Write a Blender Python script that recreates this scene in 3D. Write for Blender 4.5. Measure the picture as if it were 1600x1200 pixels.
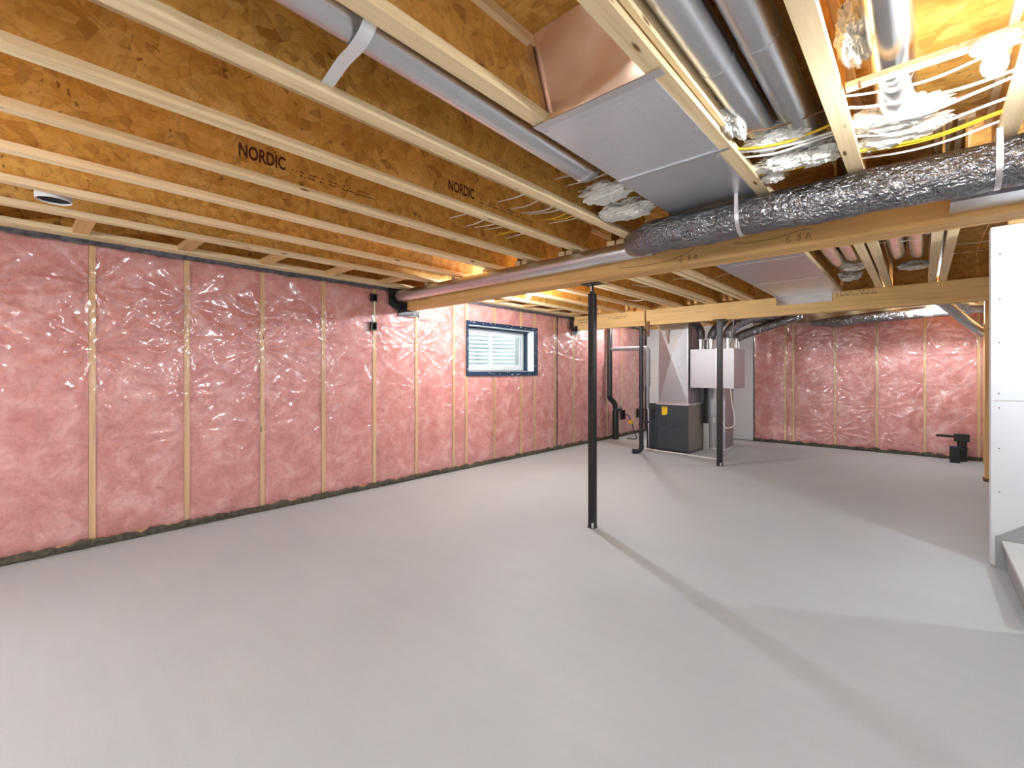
import bpy, math, random
from mathutils import Vector, Matrix, noise as mnoise
random.seed(7)
for o in list(bpy.data.objects): bpy.data.objects.remove(o)
scn = bpy.context.scene
col = scn.collection
PI = math.pi

# ------------------------------------------------------------------ camera, world, exposure
cam_d = bpy.data.cameras.new('camera'); cam = bpy.data.objects.new('camera', cam_d); col.objects.link(cam)
cam.location = (4.76, 0.0, 1.34)
cam.rotation_euler = (PI/2, 0, math.atan2(641.0, 711.0))
cam_d.sensor_width = 36.0; cam_d.lens = 36.0*711.0/1600.0
cam_d.shift_y = -17.0/1600.0
cam_d.clip_start = 0.02
scn.camera = cam
w = bpy.data.worlds.new('world'); scn.world = w; w.use_nodes = True
bg = w.node_tree.nodes['Background']; bg.inputs[0].default_value = (0.80, 0.90, 1.0, 1); bg.inputs[1].default_value = 9.0
scn.view_settings.view_transform = 'Standard'
try: scn.view_settings.look = 'None'
except Exception: pass
scn.view_settings.gamma = 1.0
scn.view_settings.use_curve_mapping = False
scn.view_settings.exposure = 0.86
BULB = 1400.0          # radiance of every bare bulb
FILL_TUBE = 78.0           # radiance of the unseen fill tubes added behind the camera

# ------------------------------------------------------------------ helpers: materials
def s2l(c):
    c = c/255.0
    return c/12.92 if c <= 0.04045 else ((c+0.055)/1.055)**2.4
def rgb(r, g, b): return (s2l(r), s2l(g), s2l(b), 1.0)

class NT:
    def __init__(s, name):
        s.m = bpy.data.materials.new(name); s.m.use_nodes = True
        s.t = s.m.node_tree; s.n = s.t.nodes; s.b = s.n['Principled BSDF']; s.out = s.n['Material Output']
    def add(s, typ, **kw):
        n = s.n.new(typ)
        for k, v in kw.items(): setattr(n, k, v)
        return n
    def link(s, a, b): s.t.links.new(a, b)
    def coord(s, scale=(1, 1, 1), kind='Object', rot=(0, 0, 0)):
        tc = s.add('ShaderNodeTexCoord'); mp = s.add('ShaderNodeMapping')
        mp.inputs['Scale'].default_value = scale; mp.inputs['Rotation'].default_value = rot
        s.link(tc.outputs[kind], mp.inputs['Vector']); return mp.outputs[0]
    def noise(s, vec, scale, detail=3, rough=0.55, dist=0.0):
        n = s.add('ShaderNodeTexNoise'); n.inputs['Scale'].default_value = scale; n.inputs['Detail'].default_value = detail
        n.inputs['Roughness'].default_value = rough; n.inputs['Distortion'].default_value = dist
        s.link(vec, n.inputs['Vector']); return n.outputs['Fac']
    def ramp(s, fac, stops, interp='LINEAR'):
        r = s.add('ShaderNodeValToRGB'); r.color_ramp.interpolation = interp
        e = r.color_ramp.elements
        while len(e) < len(stops): e.new(0.5)
        for el, (p, c) in zip(e, stops): el.position = p; el.color = c
        s.link(fac, r.inputs[0]); return r.outputs[0]
    def mix(s, fac, a, b, mode='MIX'):
        n = s.add('ShaderNodeMix', data_type='RGBA', blend_type=mode)
        if isinstance(fac, float): n.inputs[0].default_value = fac
        else: s.link(fac, n.inputs[0])
        for sock, v in ((n.inputs[6], a), (n.inputs[7], b)):
            if isinstance(v, tuple): sock.default_value = v
            else: s.link(v, sock)
        return n.outputs[2]
    def bump(s, h, strength=0.3, dist=0.01):
        n = s.add('ShaderNodeBump'); n.inputs['Strength'].default_value = strength; n.inputs['Distance'].default_value = dist
        s.link(h, n.inputs['Height']); s.link(n.outputs[0], s.b.inputs['Normal'])
    def base(s, c, rough=0.6, metal=0.0, spec=None):
        if isinstance(c, tuple): s.b.inputs['Base Color'].default_value = c
        else: s.link(c, s.b.inputs['Base Color'])
        s.b.inputs['Roughness'].default_value = rough; s.b.inputs['Metallic'].default_value = metal
        if spec is not None: s.b.inputs['Specular IOR Level'].default_value = spec
        return s.m

def plain(name, c, rough=0.6, metal=0.0, var=0.06, scale=6.0, bump=0.0):
    t = NT(name); v = t.coord()
    f = t.noise(v, scale, 4)
    dk = tuple(max(0, x*(1-var*2)) for x in c[:3])+(1,); lt = tuple(min(1, x*(1+var)) for x in c[:3])+(1,)
    cc = t.ramp(f, [(0.3, dk), (0.7, lt)])
    if bump: t.bump(t.noise(v, scale*6, 3), bump, 0.004)
    return t.base(cc, rough, metal)

def lumber(name, light, dark, axis=1, knots=True, rough=0.65):
    t = NT(name)
    sc = [26, 26, 26]; sc[axis] = 0.9
    info = t.add('ShaderNodeObjectInfo')
    v = t.coord(tuple(sc))
    va = t.add('ShaderNodeVectorMath', operation='ADD'); t.link(v, va.inputs[0])
    mul = t.add('ShaderNodeMath', operation='MULTIPLY'); mul.inputs[1].default_value = 37.0; t.link(info.outputs['Random'], mul.inputs[0]); t.link(mul.outputs[0], va.inputs[1])
    f = t.noise(va.outputs[0], 1.6, 5, 0.6, 0.4)
    c = t.ramp(f, [(0.28, dark), (0.5, light), (0.8, tuple(min(1, x*1.08) for x in light[:3])+(1,))])
    f2 = t.noise(t.coord((3, 3, 3)), 1.0, 2)
    c = t.mix(t.ramp(f2, [(0.35, (0.82, 0.82, 0.82, 1)), (0.65, (1, 1, 1, 1))]), (0, 0, 0, 1), c, 'MIX') if False else c
    if knots:
        k = [14, 14, 14]; k[axis] = 3.2
        vo = t.add('ShaderNodeTexVoronoi'); vo.inputs['Scale'].default_value = 1.0
        va2 = t.add('ShaderNodeVectorMath', operation='ADD'); t.link(t.coord(tuple(k)), va2.inputs[0]); t.link(mul.outputs[0], va2.inputs[1])
        t.link(va2.outputs[0], vo.inputs['Vector'])
        kk = t.ramp(vo.outputs['Distance'], [(0.06, (1, 1, 1, 1)), (0.13, (0, 0, 0, 1))])
        c = t.mix(kk, c, rgb(120, 78, 40))
    hs = t.add('ShaderNodeHueSaturation'); t.link(c, hs.inputs['Color'])
    mr = t.add('ShaderNodeMapRange'); mr.inputs[3].default_value = 0.9; mr.inputs[4].default_value = 1.07; t.link(info.outputs['Random'], mr.inputs[0]); t.link(mr.outputs[0], hs.inputs['Value'])
    t.bump(f, 0.15, 0.002)
    return t.base(hs.outputs[0], rough)

def osb(name, tint=1.0):
    t = NT(name)
    info = t.add('ShaderNodeObjectInfo')
    off = t.add('ShaderNodeMath', operation='MULTIPLY'); off.inputs[1].default_value = 53.0; t.link(info.outputs['Random'], off.inputs[0])
    co = t.add('ShaderNodeVectorMath', operation='ADD'); t.link(t.coord(), co.inputs[0]); t.link(off.outputs[0], co.inputs[1])
    def layer(scale):
        vo = t.add('ShaderNodeTexVoronoi'); vo.inputs['Scale'].default_value = scale; t.link(co.outputs[0], vo.inputs['Vector'])
        sep = t.add('ShaderNodeSeparateColor'); t.link(vo.outputs['Color'], sep.inputs[0])
        an = t.add('ShaderNodeMath', operation='MULTIPLY'); an.inputs[1].default_value = 6.28; t.link(sep.outputs[0], an.inputs[0])
        vr = t.add('ShaderNodeVectorRotate', rotation_type='X_AXIS'); t.link(co.outputs[0], vr.inputs['Vector']); t.link(an.outputs[0], vr.inputs['Angle'])
        mp = t.add('ShaderNodeMapping'); mp.inputs['Scale'].default_value = (4, 5, 70); t.link(vr.outputs[0], mp.inputs[0])
        g = t.noise(mp.outputs[0], 1.0, 3, 0.5)
        return sep.outputs[1], g
    r1, g1 = layer(11.0); r2, g2 = layer(23.0)
    a, b, c3, d = rgb(200, 142, 60), rgb(226, 172, 84), rgb(238, 194, 114), rgb(146, 90, 34)
    c1 = t.ramp(r1, [(0.0, a), (0.35, b), (0.8, b), (1.0, c3)])
    c2 = t.ramp(r2, [(0.0, d), (0.10, a), (0.5, b), (1.0, c3)])
    c = t.mix(0.45, c1, c2)
    gg = t.ramp(g1, [(0.3, (0.72, 0.69, 0.64, 1)), (0.6, (1, 1, 1, 1))])
    c = t.mix(0.55, c, gg, 'MULTIPLY')
    g3 = t.ramp(g2, [(0.28, (0.45, 0.36, 0.28, 1)), (0.45, (1, 1, 1, 1))])
    c = t.mix(0.5, c, g3, 'MULTIPLY')
    # long soft blotches and a few dark flakes
    nb = t.noise(co.outputs[0], 5.0, 4, 0.6)
    c = t.mix(0.6, c, t.ramp(nb, [(0.3, (0.78, 0.74, 0.68, 1)), (0.65, (1.08, 1.06, 1.0, 1))]), 'MULTIPLY')
    nd = t.noise(co.outputs[0], 13.0, 3, 0.6, 1.2)
    c = t.mix(t.ramp(nd, [(0.655, (0, 0, 0, 1)), (0.70, (0.75, 0.75, 0.75, 1))]), c, rgb(104, 58, 18))
    t.bump(g1, 0.2, 0.003)
    return t.base(c, 0.62)

def galv(name, c, rough, var=0.05, bump=0.0, scale=9.0, metal=1.0):
    t = NT(name); v = t.coord()
    f = t.noise(v, scale, 3)
    cc = t.ramp(f, [(0.3, tuple(x*(1-var) for x in c[:3])+(1,)), (0.7, c)])
    if bump: t.bump(t.noise(v, 4.0, 2), bump, 0.02)
    return t.base(cc, rough, metal)

M = {}
M['flange'] = lumber('flange_wood', rgb(242, 216, 170), rgb(222, 190, 138), 1)
M['stud'] = lumber('stud_wood', rgb(226, 186, 128), rgb(200, 152, 92), 2)
M['block'] = lumber('block_wood', rgb(222, 180, 120), rgb(198, 150, 90), 0, False)
M['beam'] = lumber('beam_wood', rgb(222, 176, 110), rgb(198, 146, 82), 0, False)
M['beam_pale'] = lumber('pale_beam_wood', rgb(226, 190, 128), rgb(206, 166, 102), 0, False)
M['osb'] = osb('osb_web')
M['osb_floor'] = osb('osb_subfloor')
M['galv'] = galv('galvanised_steel', (0.66, 0.67, 0.69, 1), 0.30, bump=0.1)
M['galv_soft'] = galv('galvanised_sheet', (0.70, 0.71, 0.74, 1), 0.36, bump=0.25)
M['galv_shiny'] = galv('shiny_sheet', (0.74, 0.73, 0.72, 1), 0.22, bump=0.35)
M['galv_duct'] = galv('duct_sheet', (0.44, 0.44, 0.47, 1), 0.48, bump=0.15)
M['reflection_foil'] = galv('wood_reflection_foil', (0.80, 0.60, 0.47, 1), 0.26, 0.08, 0.3)  # warm tint paints in the wood and pink wall mirrored by plain metal
M['tape'] = galv('foil_tape', (0.8, 0.74, 0.74, 1), 0.3, bump=0.4, scale=30)
M['black_steel'] = plain('black_steel', (0.007, 0.007, 0.007, 1), 0.42, 0.0, 0.2)
M['abs'] = plain('black_plastic_pipe', (0.016, 0.016, 0.017, 1), 0.35, 0, 0.1)
M['pvc'] = plain('grey_plastic_pipe', rgb(150, 152, 158), 0.45)
M['white_pvc'] = plain('white_plastic', rgb(226, 226, 224), 0.4)
M['white_cable'] = plain('white_cable_sheath', rgb(238, 234, 226), 0.45)
M['yellow_cable'] = plain('yellow_cable_sheath', rgb(232, 190, 40), 0.45)
M['red_cable'] = plain('red_cable_sheath', rgb(196, 96, 70), 0.45)
M['drywall'] = plain('drywall_paper', rgb(208, 210, 212), 0.85, 0, 0.02, 3.0)
M['furnace'] = plain('dark_slate_enamel', rgb(46, 58, 66), 0.42, 0, 0.05)
M['furnace_side'] = galv('furnace_side_steel', (0.36, 0.33, 0.29, 1), 0.42)
M['yellow'] = plain('yellow_print', rgb(232, 188, 30), 0.5, 0, 0.03)
M['screw'] = plain('screw_head', (0.03, 0.03, 0.03, 1), 0.5)
M['navy'] = plain('navy_membrane', rgb(24, 50, 78), 0.35, 0, 0.15, 30)
M['black_poly'] = plain('black_poly', rgb(34, 32, 36), 0.4, 0, 0.2, 20, 0.5)
M['gasket'] = plain('foam_gasket', rgb(86, 80, 66), 0.8, 0, 0.35, 28, 0.8)
M['greypoly'] = plain('grey_membrane', rgb(92, 86, 92), 0.5, 0, 0.35, 22, 0.6)
M['fluff'] = plain('white_fibre', rgb(236, 232, 222), 0.95, 0, 0.05, 30, 1.0)
M['skirt'] = plain('grey_skirt', rgb(150, 151, 152), 0.75, 0, 0.04)
M['tread'] = plain('pale_tread', rgb(196, 196, 194), 0.7, 0, 0.03)
M['ink'] = plain('brown_ink', rgb(84, 40, 18), 0.8)
M['ink_faint'] = plain('faint_brown_ink', rgb(112, 68, 28), 0.8)
M['pencil'] = plain('pencil_mark', rgb(96, 56, 22), 0.8)
M['ink_grey'] = plain('grey_ink', rgb(120, 104, 78), 0.8)
M['porcelain'] = plain('white_porcelain', rgb(235, 235, 232), 0.3)
M['vinyl'] = plain('white_vinyl', rgb(224, 230, 232), 0.4, 0, 0.02)
M['well'] = plain('white_corrugated_steel', rgb(222, 228, 230), 0.5, 0, 0.03)
M['concrete_wall'] = plain('foundation_concrete', rgb(150, 148, 142), 0.9, 0, 0.1)
M['brown_strip'] = plain('brown_strip', rgb(120, 84, 50), 0.7)
M['dark'] = plain('dark_void', (0.006, 0.006, 0.008, 1), 0.8)

def bulb_glass(k):
    t = NT('bulb_glass'); t.b.inputs['Emission Color'].default_value = (0.95, 1.0, 1.05, 1); t.b.inputs['Emission Strength'].default_value = BULB*k
    return t.base((1, 1, 1, 1), 0.3)
t = NT('fill_tube'); t.b.inputs['Emission Color'].default_value = (0.93, 0.99, 1.06, 1); t.b.inputs['Emission Strength'].default_value = FILL_TUBE
M['tube'] = t.base((1, 1, 1, 1), 0.3)

# floor: grey sealed concrete
t = NT('grey_sealed_concrete'); v = t.coord()
c = t.ramp(t.noise(v, 1.1, 5, 0.6), [(0.3, (0.42, 0.446, 0.470, 1)), (0.7, (0.46, 0.486, 0.510, 1))])
c = t.mix(0.5, c, t.ramp(t.noise(t.coord((1.2, 14, 1)), 1.0, 4), [(0.3, (0.93, 0.93, 0.93, 1)), (0.7, (1, 1, 1, 1))]), 'MULTIPLY')
c = t.mix(0.6, c, t.ramp(t.noise(v, 160, 2), [(0.3, (0.9, 0.9, 0.9, 1)), (0.6, (1, 1, 1, 1))]), 'MULTIPLY')
t.bump(t.noise(v, 60, 4), 0.08, 0.002)
M['floor'] = t.base(c, 0.55, 0, 0.3)

# pink glass wool
t = NT('pink_glass_wool'); v = t.coord()
n1 = t.noise(v, 5.0, 6, 0.65, 0.6); n2 = t.noise(v, 22.0, 5, 0.62, 1.0)
c = t.ramp(n1, [(0.3, rgb(206, 122, 115)), (0.5, rgb(226, 151, 144)), (0.68, rgb(243, 188, 182))])
c = t.mix(0.55, c, t.ramp(n2, [(0.32, (0.66, 0.56, 0.54, 1)), (0.52, (1, 1, 1, 1))]), 'MULTIPLY')
vo = t.noise(t.coord((3, 3, 9)), 3.0, 5, 0.6, 1.5)
c = t.mix(t.ramp(vo, [(0.64, (0, 0, 0, 1)), (0.72, (0.6, 0.6, 0.6, 1))]), c, rgb(168, 84, 76))
t.bump(n2, 0.5, 0.02)
M['wool'] = t.base(c, 0.95, 0, 0.1)

# clear polyethylene sheet
t = NT('clear_poly_sheet'); v = t.coord()
tr = t.add('ShaderNodeBsdfTransparent'); tr.inputs[0].default_value = (0.985, 0.98, 0.985, 1)
gl = t.add('ShaderNodeBsdfGlossy'); gl.inputs['Roughness'].default_value = 0.12; gl.inputs['Color'].default_value = (1, 1, 1, 1)
df = t.add('ShaderNodeBsdfDiffuse'); df.inputs[0].default_value = (0.9, 0.84, 0.86, 1)
fr = t.add('ShaderNodeLayerWeight'); fr.inputs[0].default_value = 0.5
bp = t.add('ShaderNodeBump'); bp.inputs['Strength'].default_value = 0.3; bp.inputs['Distance'].default_value = 0.012
h1 = t.noise(t.coord((5, 5, 3.2)), 1.0, 1.2, 0.45, 1.8); t.link(h1, bp.inputs['Height'])
t.link(bp.outputs[0], gl.inputs['Normal']); t.link(bp.outputs[0], fr.inputs['Normal'])
fa = t.add('ShaderNodeMath', operation='MULTIPLY_ADD'); fa.inputs[1].default_value = 0.85; fa.inputs[2].default_value = 0.13
pw = t.add('ShaderNodeMath', operation='POWER'); pw.inputs[1].default_value = 3.0; t.link(fr.outputs['Facing'], pw.inputs[0]); t.link(pw.outputs[0], fa.inputs[0])
g2 = t.add('ShaderNodeBsdfGlossy'); g2.inputs['Roughness'].default_value = 0.42; t.link(bp.outputs[0], g2.inputs['Normal'])
mg = t.add('ShaderNodeMixShader'); mg.inputs[0].default_value = 0.4; t.link(gl.outputs[0], mg.inputs[1]); t.link(g2.outputs[0], mg.inputs[2])
m1 = t.add('ShaderNodeMixShader'); m1.inputs[0].default_value = 0.07; t.link(tr.outputs[0], m1.inputs[1]); t.link(df.outputs[0], m1.inputs[2])
m2 = t.add('ShaderNodeMixShader'); t.link(fa.outputs[0], m2.inputs[0]); t.link(m1.outputs[0], m2.inputs[1]); t.link(mg.outputs[0], m2.inputs[2])
t.link(m2.outputs[0], t.out.inputs[0]); M['poly'] = t.m

# window glass
t = NT('window_glass')
tr = t.add('ShaderNodeBsdfTransparent'); tr.inputs[0].default_value = (0.93, 0.97, 0.97, 1)
gl = t.add('ShaderNodeBsdfGlossy'); gl.inputs['Roughness'].default_value = 0.02
fr = t.add('ShaderNodeLayerWeight'); fr.inputs[0].default_value = 0.5
pw = t.add('ShaderNodeMath', operation='POWER'); pw.inputs[1].default_value = 4.0; t.link(fr.outputs['Facing'], pw.inputs[0])
ma = t.add('ShaderNodeMath', operation='MULTIPLY_ADD'); ma.inputs[1].default_value = 0.7; ma.inputs[2].default_value = 0.05; t.link(pw.outputs[0], ma.inputs[0])
m1 = t.add('ShaderNodeMixShader'); t.link(ma.outputs[0], m1.inputs[0]); t.link(tr.outputs[0], m1.inputs[1]); t.link(gl.outputs[0], m1.inputs[2])
t.link(m1.outputs[0], t.out.inputs[0]); M['glass'] = t.m

# silvery foil-faced panning with rows of faint printed dashes
t = NT('printed_silver_foil'); v = t.coord()
br = t.add('ShaderNodeTexBrick'); br.inputs['Scale'].default_value = 1.0
br.offset = 0.37; br.inputs['Mortar Size'].default_value = 0.006; br.inputs['Brick Width'].default_value = 0.11; br.inputs['Row Height'].default_value = 0.016
br.inputs['Color1'].default_value = (1, 1, 1, 1); br.inputs['Color2'].default_value = (0.2, 0.2, 0.2, 1); br.inputs['Mortar'].default_value = (0, 0, 0, 1)
t.link(v, br.inputs['Vector'])
ch = t.noise(t.coord((110, 60, 1)), 1.0, 2)
ink = t.mix(1.0, br.outputs['Color'], t.ramp(ch, [(0.42, (0, 0, 0, 1)), (0.5, (1, 1, 1, 1))]), 'MULTIPLY')
band = t.noise(t.coord((7, 1.2, 1)), 1.0, 2)
ink = t.mix(1.0, ink, t.ramp(band, [(0.38, (0.15, 0.15, 0.15, 1)), (0.55, (0.6, 0.6, 0.6, 1))]), 'MULTIPLY')
c = t.mix(ink, (0.74, 0.75, 0.79, 1), (0.49, 0.50, 0.56, 1))
t.bump(t.noise(v, 3.0, 2), 0.2, 0.02)
M['foil_print'] = t.base(c, 0.33, 0.85)

# wrinkled dark foil jacket of the insulated flexible ducts
t = NT('dark_foil_jacket'); v = t.coord((6, 30, 30))
n1 = t.noise(v, 1.0, 6, 0.7, 1.4); n2 = t.noise(t.coord((90, 12, 12)), 1.0, 4, 0.6, 0.7)
c = t.ramp(n1, [(0.3, (0.15, 0.15, 0.16, 1)), (0.7, (0.30, 0.295, 0.305, 1))])
n3 = t.noise(t.coord((16, 22, 22)), 1.0, 2, 0.5, 2.6)
mx = t.add('ShaderNodeMath', operation='ADD'); t.link(n3, mx.inputs[0]); n2s = t.add('ShaderNodeMath', operation='MULTIPLY'); n2s.inputs[1].default_value = 0.25; t.link(n2, n2s.inputs[0]); t.link(n2s.outputs[0], mx.inputs[1])
t.bump(mx.outputs[0], 0.8, 0.03)
M['jacket'] = t.base(c, 0.17, 0.95)

# ------------------------------------------------------------------ helpers: geometry
class MB:
    def __init__(s): s.v = []; s.f = []; s.smooth = False
    def box(s, x0, x1, y0, y1, z0, z1):
        b = len(s.v)
        s.v += [(x0, y0, z0), (x1, y0, z0), (x1, y1, z0), (x0, y1, z0), (x0, y0, z1), (x1, y0, z1), (x1, y1, z1), (x0, y1, z1)]
        for f in ((0, 3, 2, 1), (4, 5, 6, 7), (0, 1, 5, 4), (1, 2, 6, 5), (2, 3, 7, 6), (3, 0, 4, 7)): s.f.append(tuple(b+i for i in f))
        return s
    def poly_prism(s, pts, axis, a0, a1):
        """pts in the plane of the two other axes (cyclic order x,y,z), extruded along axis"""
        b = len(s.v); n = len(pts)
        for a in (a0, a1):
            for p, q in pts:
                s.v.append({0: (a, p, q), 1: (q, a, p), 2: (p, q, a)}[axis])
        s.f.append(tuple(b+i for i in range(n))[::-1]); s.f.append(tuple(b+n+i for i in range(n)))
        for i in range(n):
            j = (i+1) % n; s.f.append((b+i, b+j, b+n+j, b+n+i))
        return s
    def tube(s, path, r, seg=14, cap=True, rfun=None, up=None):
        s.smooth = True
        P = [Vector(p) for p in path]; n = len(P); b = len(s.v)
        T = []
        for i in range(n):
            d = (P[min(i+1, n-1)]-P[max(i-1, 0)]); T.append(d.normalized())
        u = Vector((0, 0, 1)) if abs(T[0].z) < 0.9 else Vector((1, 0, 0))
        u = (u-T[0]*u.dot(T[0])).normalized()
        for i in range(n):
            u = (u-T[i]*u.dot(T[i])).normalized(); w_ = T[i].cross(u)
            for k in range(seg):
                a = 2*PI*k/seg
                rr = r if not rfun else rfun(i/(n-1), a)
                s.v.append(tuple(P[i]+u*math.cos(a)*rr+w_*math.sin(a)*rr))
        for i in range(n-1):
            for k in range(seg):
                k2 = (k+1) % seg
                s.f.append((b+i*seg+k, b+i*seg+k2, b+(i+1)*seg+k2, b+(i+1)*seg+k))
        if cap:
            s.f.append(tuple(b+k for k in range(seg))[::-1]); s.f.append(tuple(b+(n-1)*seg+k for k in range(seg)))
        return s
    def lathe(s, prof, c=(0, 0, 0), seg=24):
        s.smooth = True; b = len(s.v); n = len(prof)
        for r, z in prof:
            for k in range(seg):
                a = 2*PI*k/seg; s.v.append((c[0]+r*math.cos(a), c[1]+r*math.sin(a), c[2]+z))
        for i in range(n-1):
            for k in range(seg):
                k2 = (k+1) % seg; s.f.append((b+i*seg+k, b+i*seg+k2, b+(i+1)*seg+k2, b+(i+1)*seg+k))
        s.f.append(tuple(b+k for k in range(seg))[::-1]); s.f.append(tuple(b+(n-1)*seg+k for k in range(seg)))
        return s
    def grid(s, nu, nv, fn, skip=None):
        s.smooth = True; b = len(s.v)
        for i in range(nu+1):
            for j in range(nv+1): s.v.append(fn(i/nu, j/nv))
        for i in range(nu):
            for j in range(nv):
                if skip and skip(i, j): continue
                a = b+i*(nv+1)+j; s.f.append((a, a+nv+1, a+nv+2, a+1))
        return s
    def mesh(s, name):
        me = bpy.data.meshes.new(name); me.from_pydata(s.v, [], s.f); me.update()
        if s.smooth:
            me.polygons.foreach_set('use_smooth', [True]*len(me.polygons))
            try: me.set_sharp_from_angle(angle=math.radians(40))
            except Exception: pass
        return me
    def build(s, name, mat, parent=None, bevel=0.0):
        o = bpy.data.objects.new(name, s.mesh(name)); col.objects.link(o)
        o.data.materials.append(mat if not isinstance(mat, str) else M[mat])
        if parent is not None: o.parent = parent; 
        if parent is not None and parent.type == 'EMPTY': o.matrix_parent_inverse = Matrix.Translation(-Vector(parent.location))
        if parent is not None and parent.type != 'EMPTY': o.matrix_parent_inverse = parent_world(parent).inverted()
        if bevel:
            md = o.modifiers.new('bevel', 'BEVEL'); md.width = bevel; md.segments = 2; md.limit_method = 'ANGLE'
        return o
def parent_world(o):
    m = Matrix.LocRotScale(o.location, o.rotation_euler, o.scale)
    return m if o.parent is None else parent_world(o.parent) @ o.matrix_parent_inverse @ m

def B(name, mat, parent, *dims, bevel=0.0): return MB().box(*dims).build(name, mat, parent, bevel)
def empty(name, loc=(0, 0, 0)):
    o = bpy.data.objects.new(name, None); col.objects.link(o); o.location = loc; o.empty_display_size = 0.1; return o
def tag(o, label, cat, group=None):
    o['label'] = label; o['category'] = cat
    if group: o['group'] = group
    return o
def struct(o): o['kind'] = 'structure'; return o
def thing(name, loc, label, cat, group=None): return tag(empty(name, loc), label, cat, group)
def link_copy(src, name, parent, loc):
    o = src.copy(); o.name = name; col.objects.link(o); o.parent = parent; o.location = loc; return o
def arc(p0, p1, p2, n=8):
    """quadratic curve"""
    p0, p1, p2 = Vector(p0), Vector(p1), Vector(p2)
    return [tuple(p0*(1-t)**2+p1*2*t*(1-t)+p2*t*t) for t in [i/n for i in range(n+1)]]
def smooth_path(pts, n=6):
    P = [Vector(p) for p in pts]; out = []
    for i in range(len(P)-1):
        a = P[max(i-1, 0)]; b_ = P[i]; c_ = P[i+1]; d = P[min(i+2, len(P)-1)]
        for k in range(n):
            t_ = k/n
            out.append(tuple(0.5*((2*b_)+(c_-a)*t_+(2*a-5*b_+4*c_-d)*t_*t_+(3*b_-a-3*c_+d)*t_**3)))
    out.append(tuple(P[-1])); return out
def text_mesh(txt, size, name, bold=0.0):
    cu = bpy.data.curves.new(name, 'FONT'); cu.body = txt; cu.size = size; cu.extrude = 0.0004; cu.offset = bold; cu.resolution_u = 3
    o = bpy.data.objects.new(name, cu); col.objects.link(o)
    bpy.context.view_layer.update()
    me = bpy.data.meshes.new_from_object(o.evaluated_get(bpy.context.evaluated_depsgraph_get()))
    bpy.data.objects.remove(o); bpy.data.curves.remove(cu); me.name = name; return me
def decal(name, me, mat, parent, mtx):
    o = bpy.data.objects.new(name, me); col.objects.link(o); me.materials.clear(); me.materials.append(M[mat])
    o.parent = parent; o.matrix_parent_inverse = parent_world(parent).inverted(); o.matrix_basis = mtx; return o
def frame_m(origin, ex, ey, ez):
    m = Matrix((ex, ey, ez)).transposed().to_4x4(); m.translation = origin; return m

ZJ = 2.36      # underside of the joists
ZS = 2.662     # underside of the subfloor
YB = 9.9       # back wall

# ------------------------------------------------------------------ floor
f = struct(B('floor', 'floor', None, -0.4, 8.6, -2.9, 10.3, -0.12, 0.0))

# ------------------------------------------------------------------ ceiling: subfloor, joists, blocking
ceil = struct(empty('ceiling', (0, 0, ZJ)))
k = 0
for x0, x1, y0, y1 in ((-0.4, 5.2, -2.9, 0.3), (-0.4, 5.2, 0.3, 3.5), (-0.4, 5.2, 3.5, 6.7), (-0.4, 5.2, 6.7, 10.3), (5.2, 8.6, -2.9, 3.44), (5.2, 8.6, 4.7, 10.3)):
    B('subfloor_panel', 'osb_floor', ceil, x0, x1-0.003, y0, y1-0.003, ZS, ZS+0.018)
FW = 0.064; FH = 0.038; WT = 0.0095
jm = {}
def joist(xc, y0, y1, parent=ceil):
    key = round(y1-y0, 3); L = y1-y0
    if key not in jm:
        g = 0.006
        jm[key] = (MB().box(-FW/2, FW/2, 0, L, 0, FH).mesh('bottom_flange'), MB().box(-FW/2, FW/2, 0, L, ZS-ZJ-FH, ZS-ZJ-0.002).mesh('top_flange'),
                   MB().box(-WT/2, WT/2, 0, L, FH-0.01, ZS-ZJ-FH+0.01).mesh('web'))
        jm[key][0].materials.append(M['flange']); jm[key][1].materials.append(M['flange']); jm[key][2].materials.append(M['osb'])
    e = empty('joist', (xc, y0, 0)); e.parent = parent
    for nm, me in zip(('bottom_flange', 'top_flange', 'web'), jm[key]):
        o = bpy.data.objects.new(nm, me); col.objects.link(o); o.parent = e
    return e
XJ = [0.64, 1.12, 1.635, 2.125, 2.62, 3.115, 3.60, 4.09, 4.51, 5.03, 5.52, 6.01]
JN = {}
for x in XJ: JN[x] = joist(x, -2.75, 3.40)
XM = [0.50, 0.98, 1.47]
for x in XM: joist(x, 3.24, 7.02)
for x in (1.95, 2.46, 2.945, 3.43, 3.945, 4.425, 4.885):
    joist(x-0.042, 3.24, 7.02); joist(x+0.042, 3.24, 7.02)
for x in (0.45, 0.93, 1.42, 1.91, 2.40, 2.89, 3.38, 3.87, 4.36, 4.85, 5.34): joist(x, 6.96, 9.86)
# rim board, sill strip and the short blocks between wall and first joist
B('rim_board', 'osb', ceil, -0.05, -0.02, -2.75, YB, ZJ+0.038, ZS)
B('sill_strip', 'flange', ceil, -0.15, 0.17, -2.75, YB, ZJ-0.002, ZJ+0.038)
bm_ = None
for i in range(-4, 15):
    y = 0.36+0.628*i
    if 3.2 < y < 3.5 or 6.85 < y < 7.15: continue
    x1 = 0.612 if y < 3.3 else 0.47
    B('block', 'block', ceil, 0.13, x1, y-0.044, y+0.044, ZJ+0.002, ZJ+0.040)
# upright blocking behind the far beam
for x in (1.2, 2.2, 2.3, 2.7, 2.78): B('blocking_stud', 'block', ceil, x-0.019, x+0.019, 6.72, 6.80, ZJ+0.0, ZS)

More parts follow.
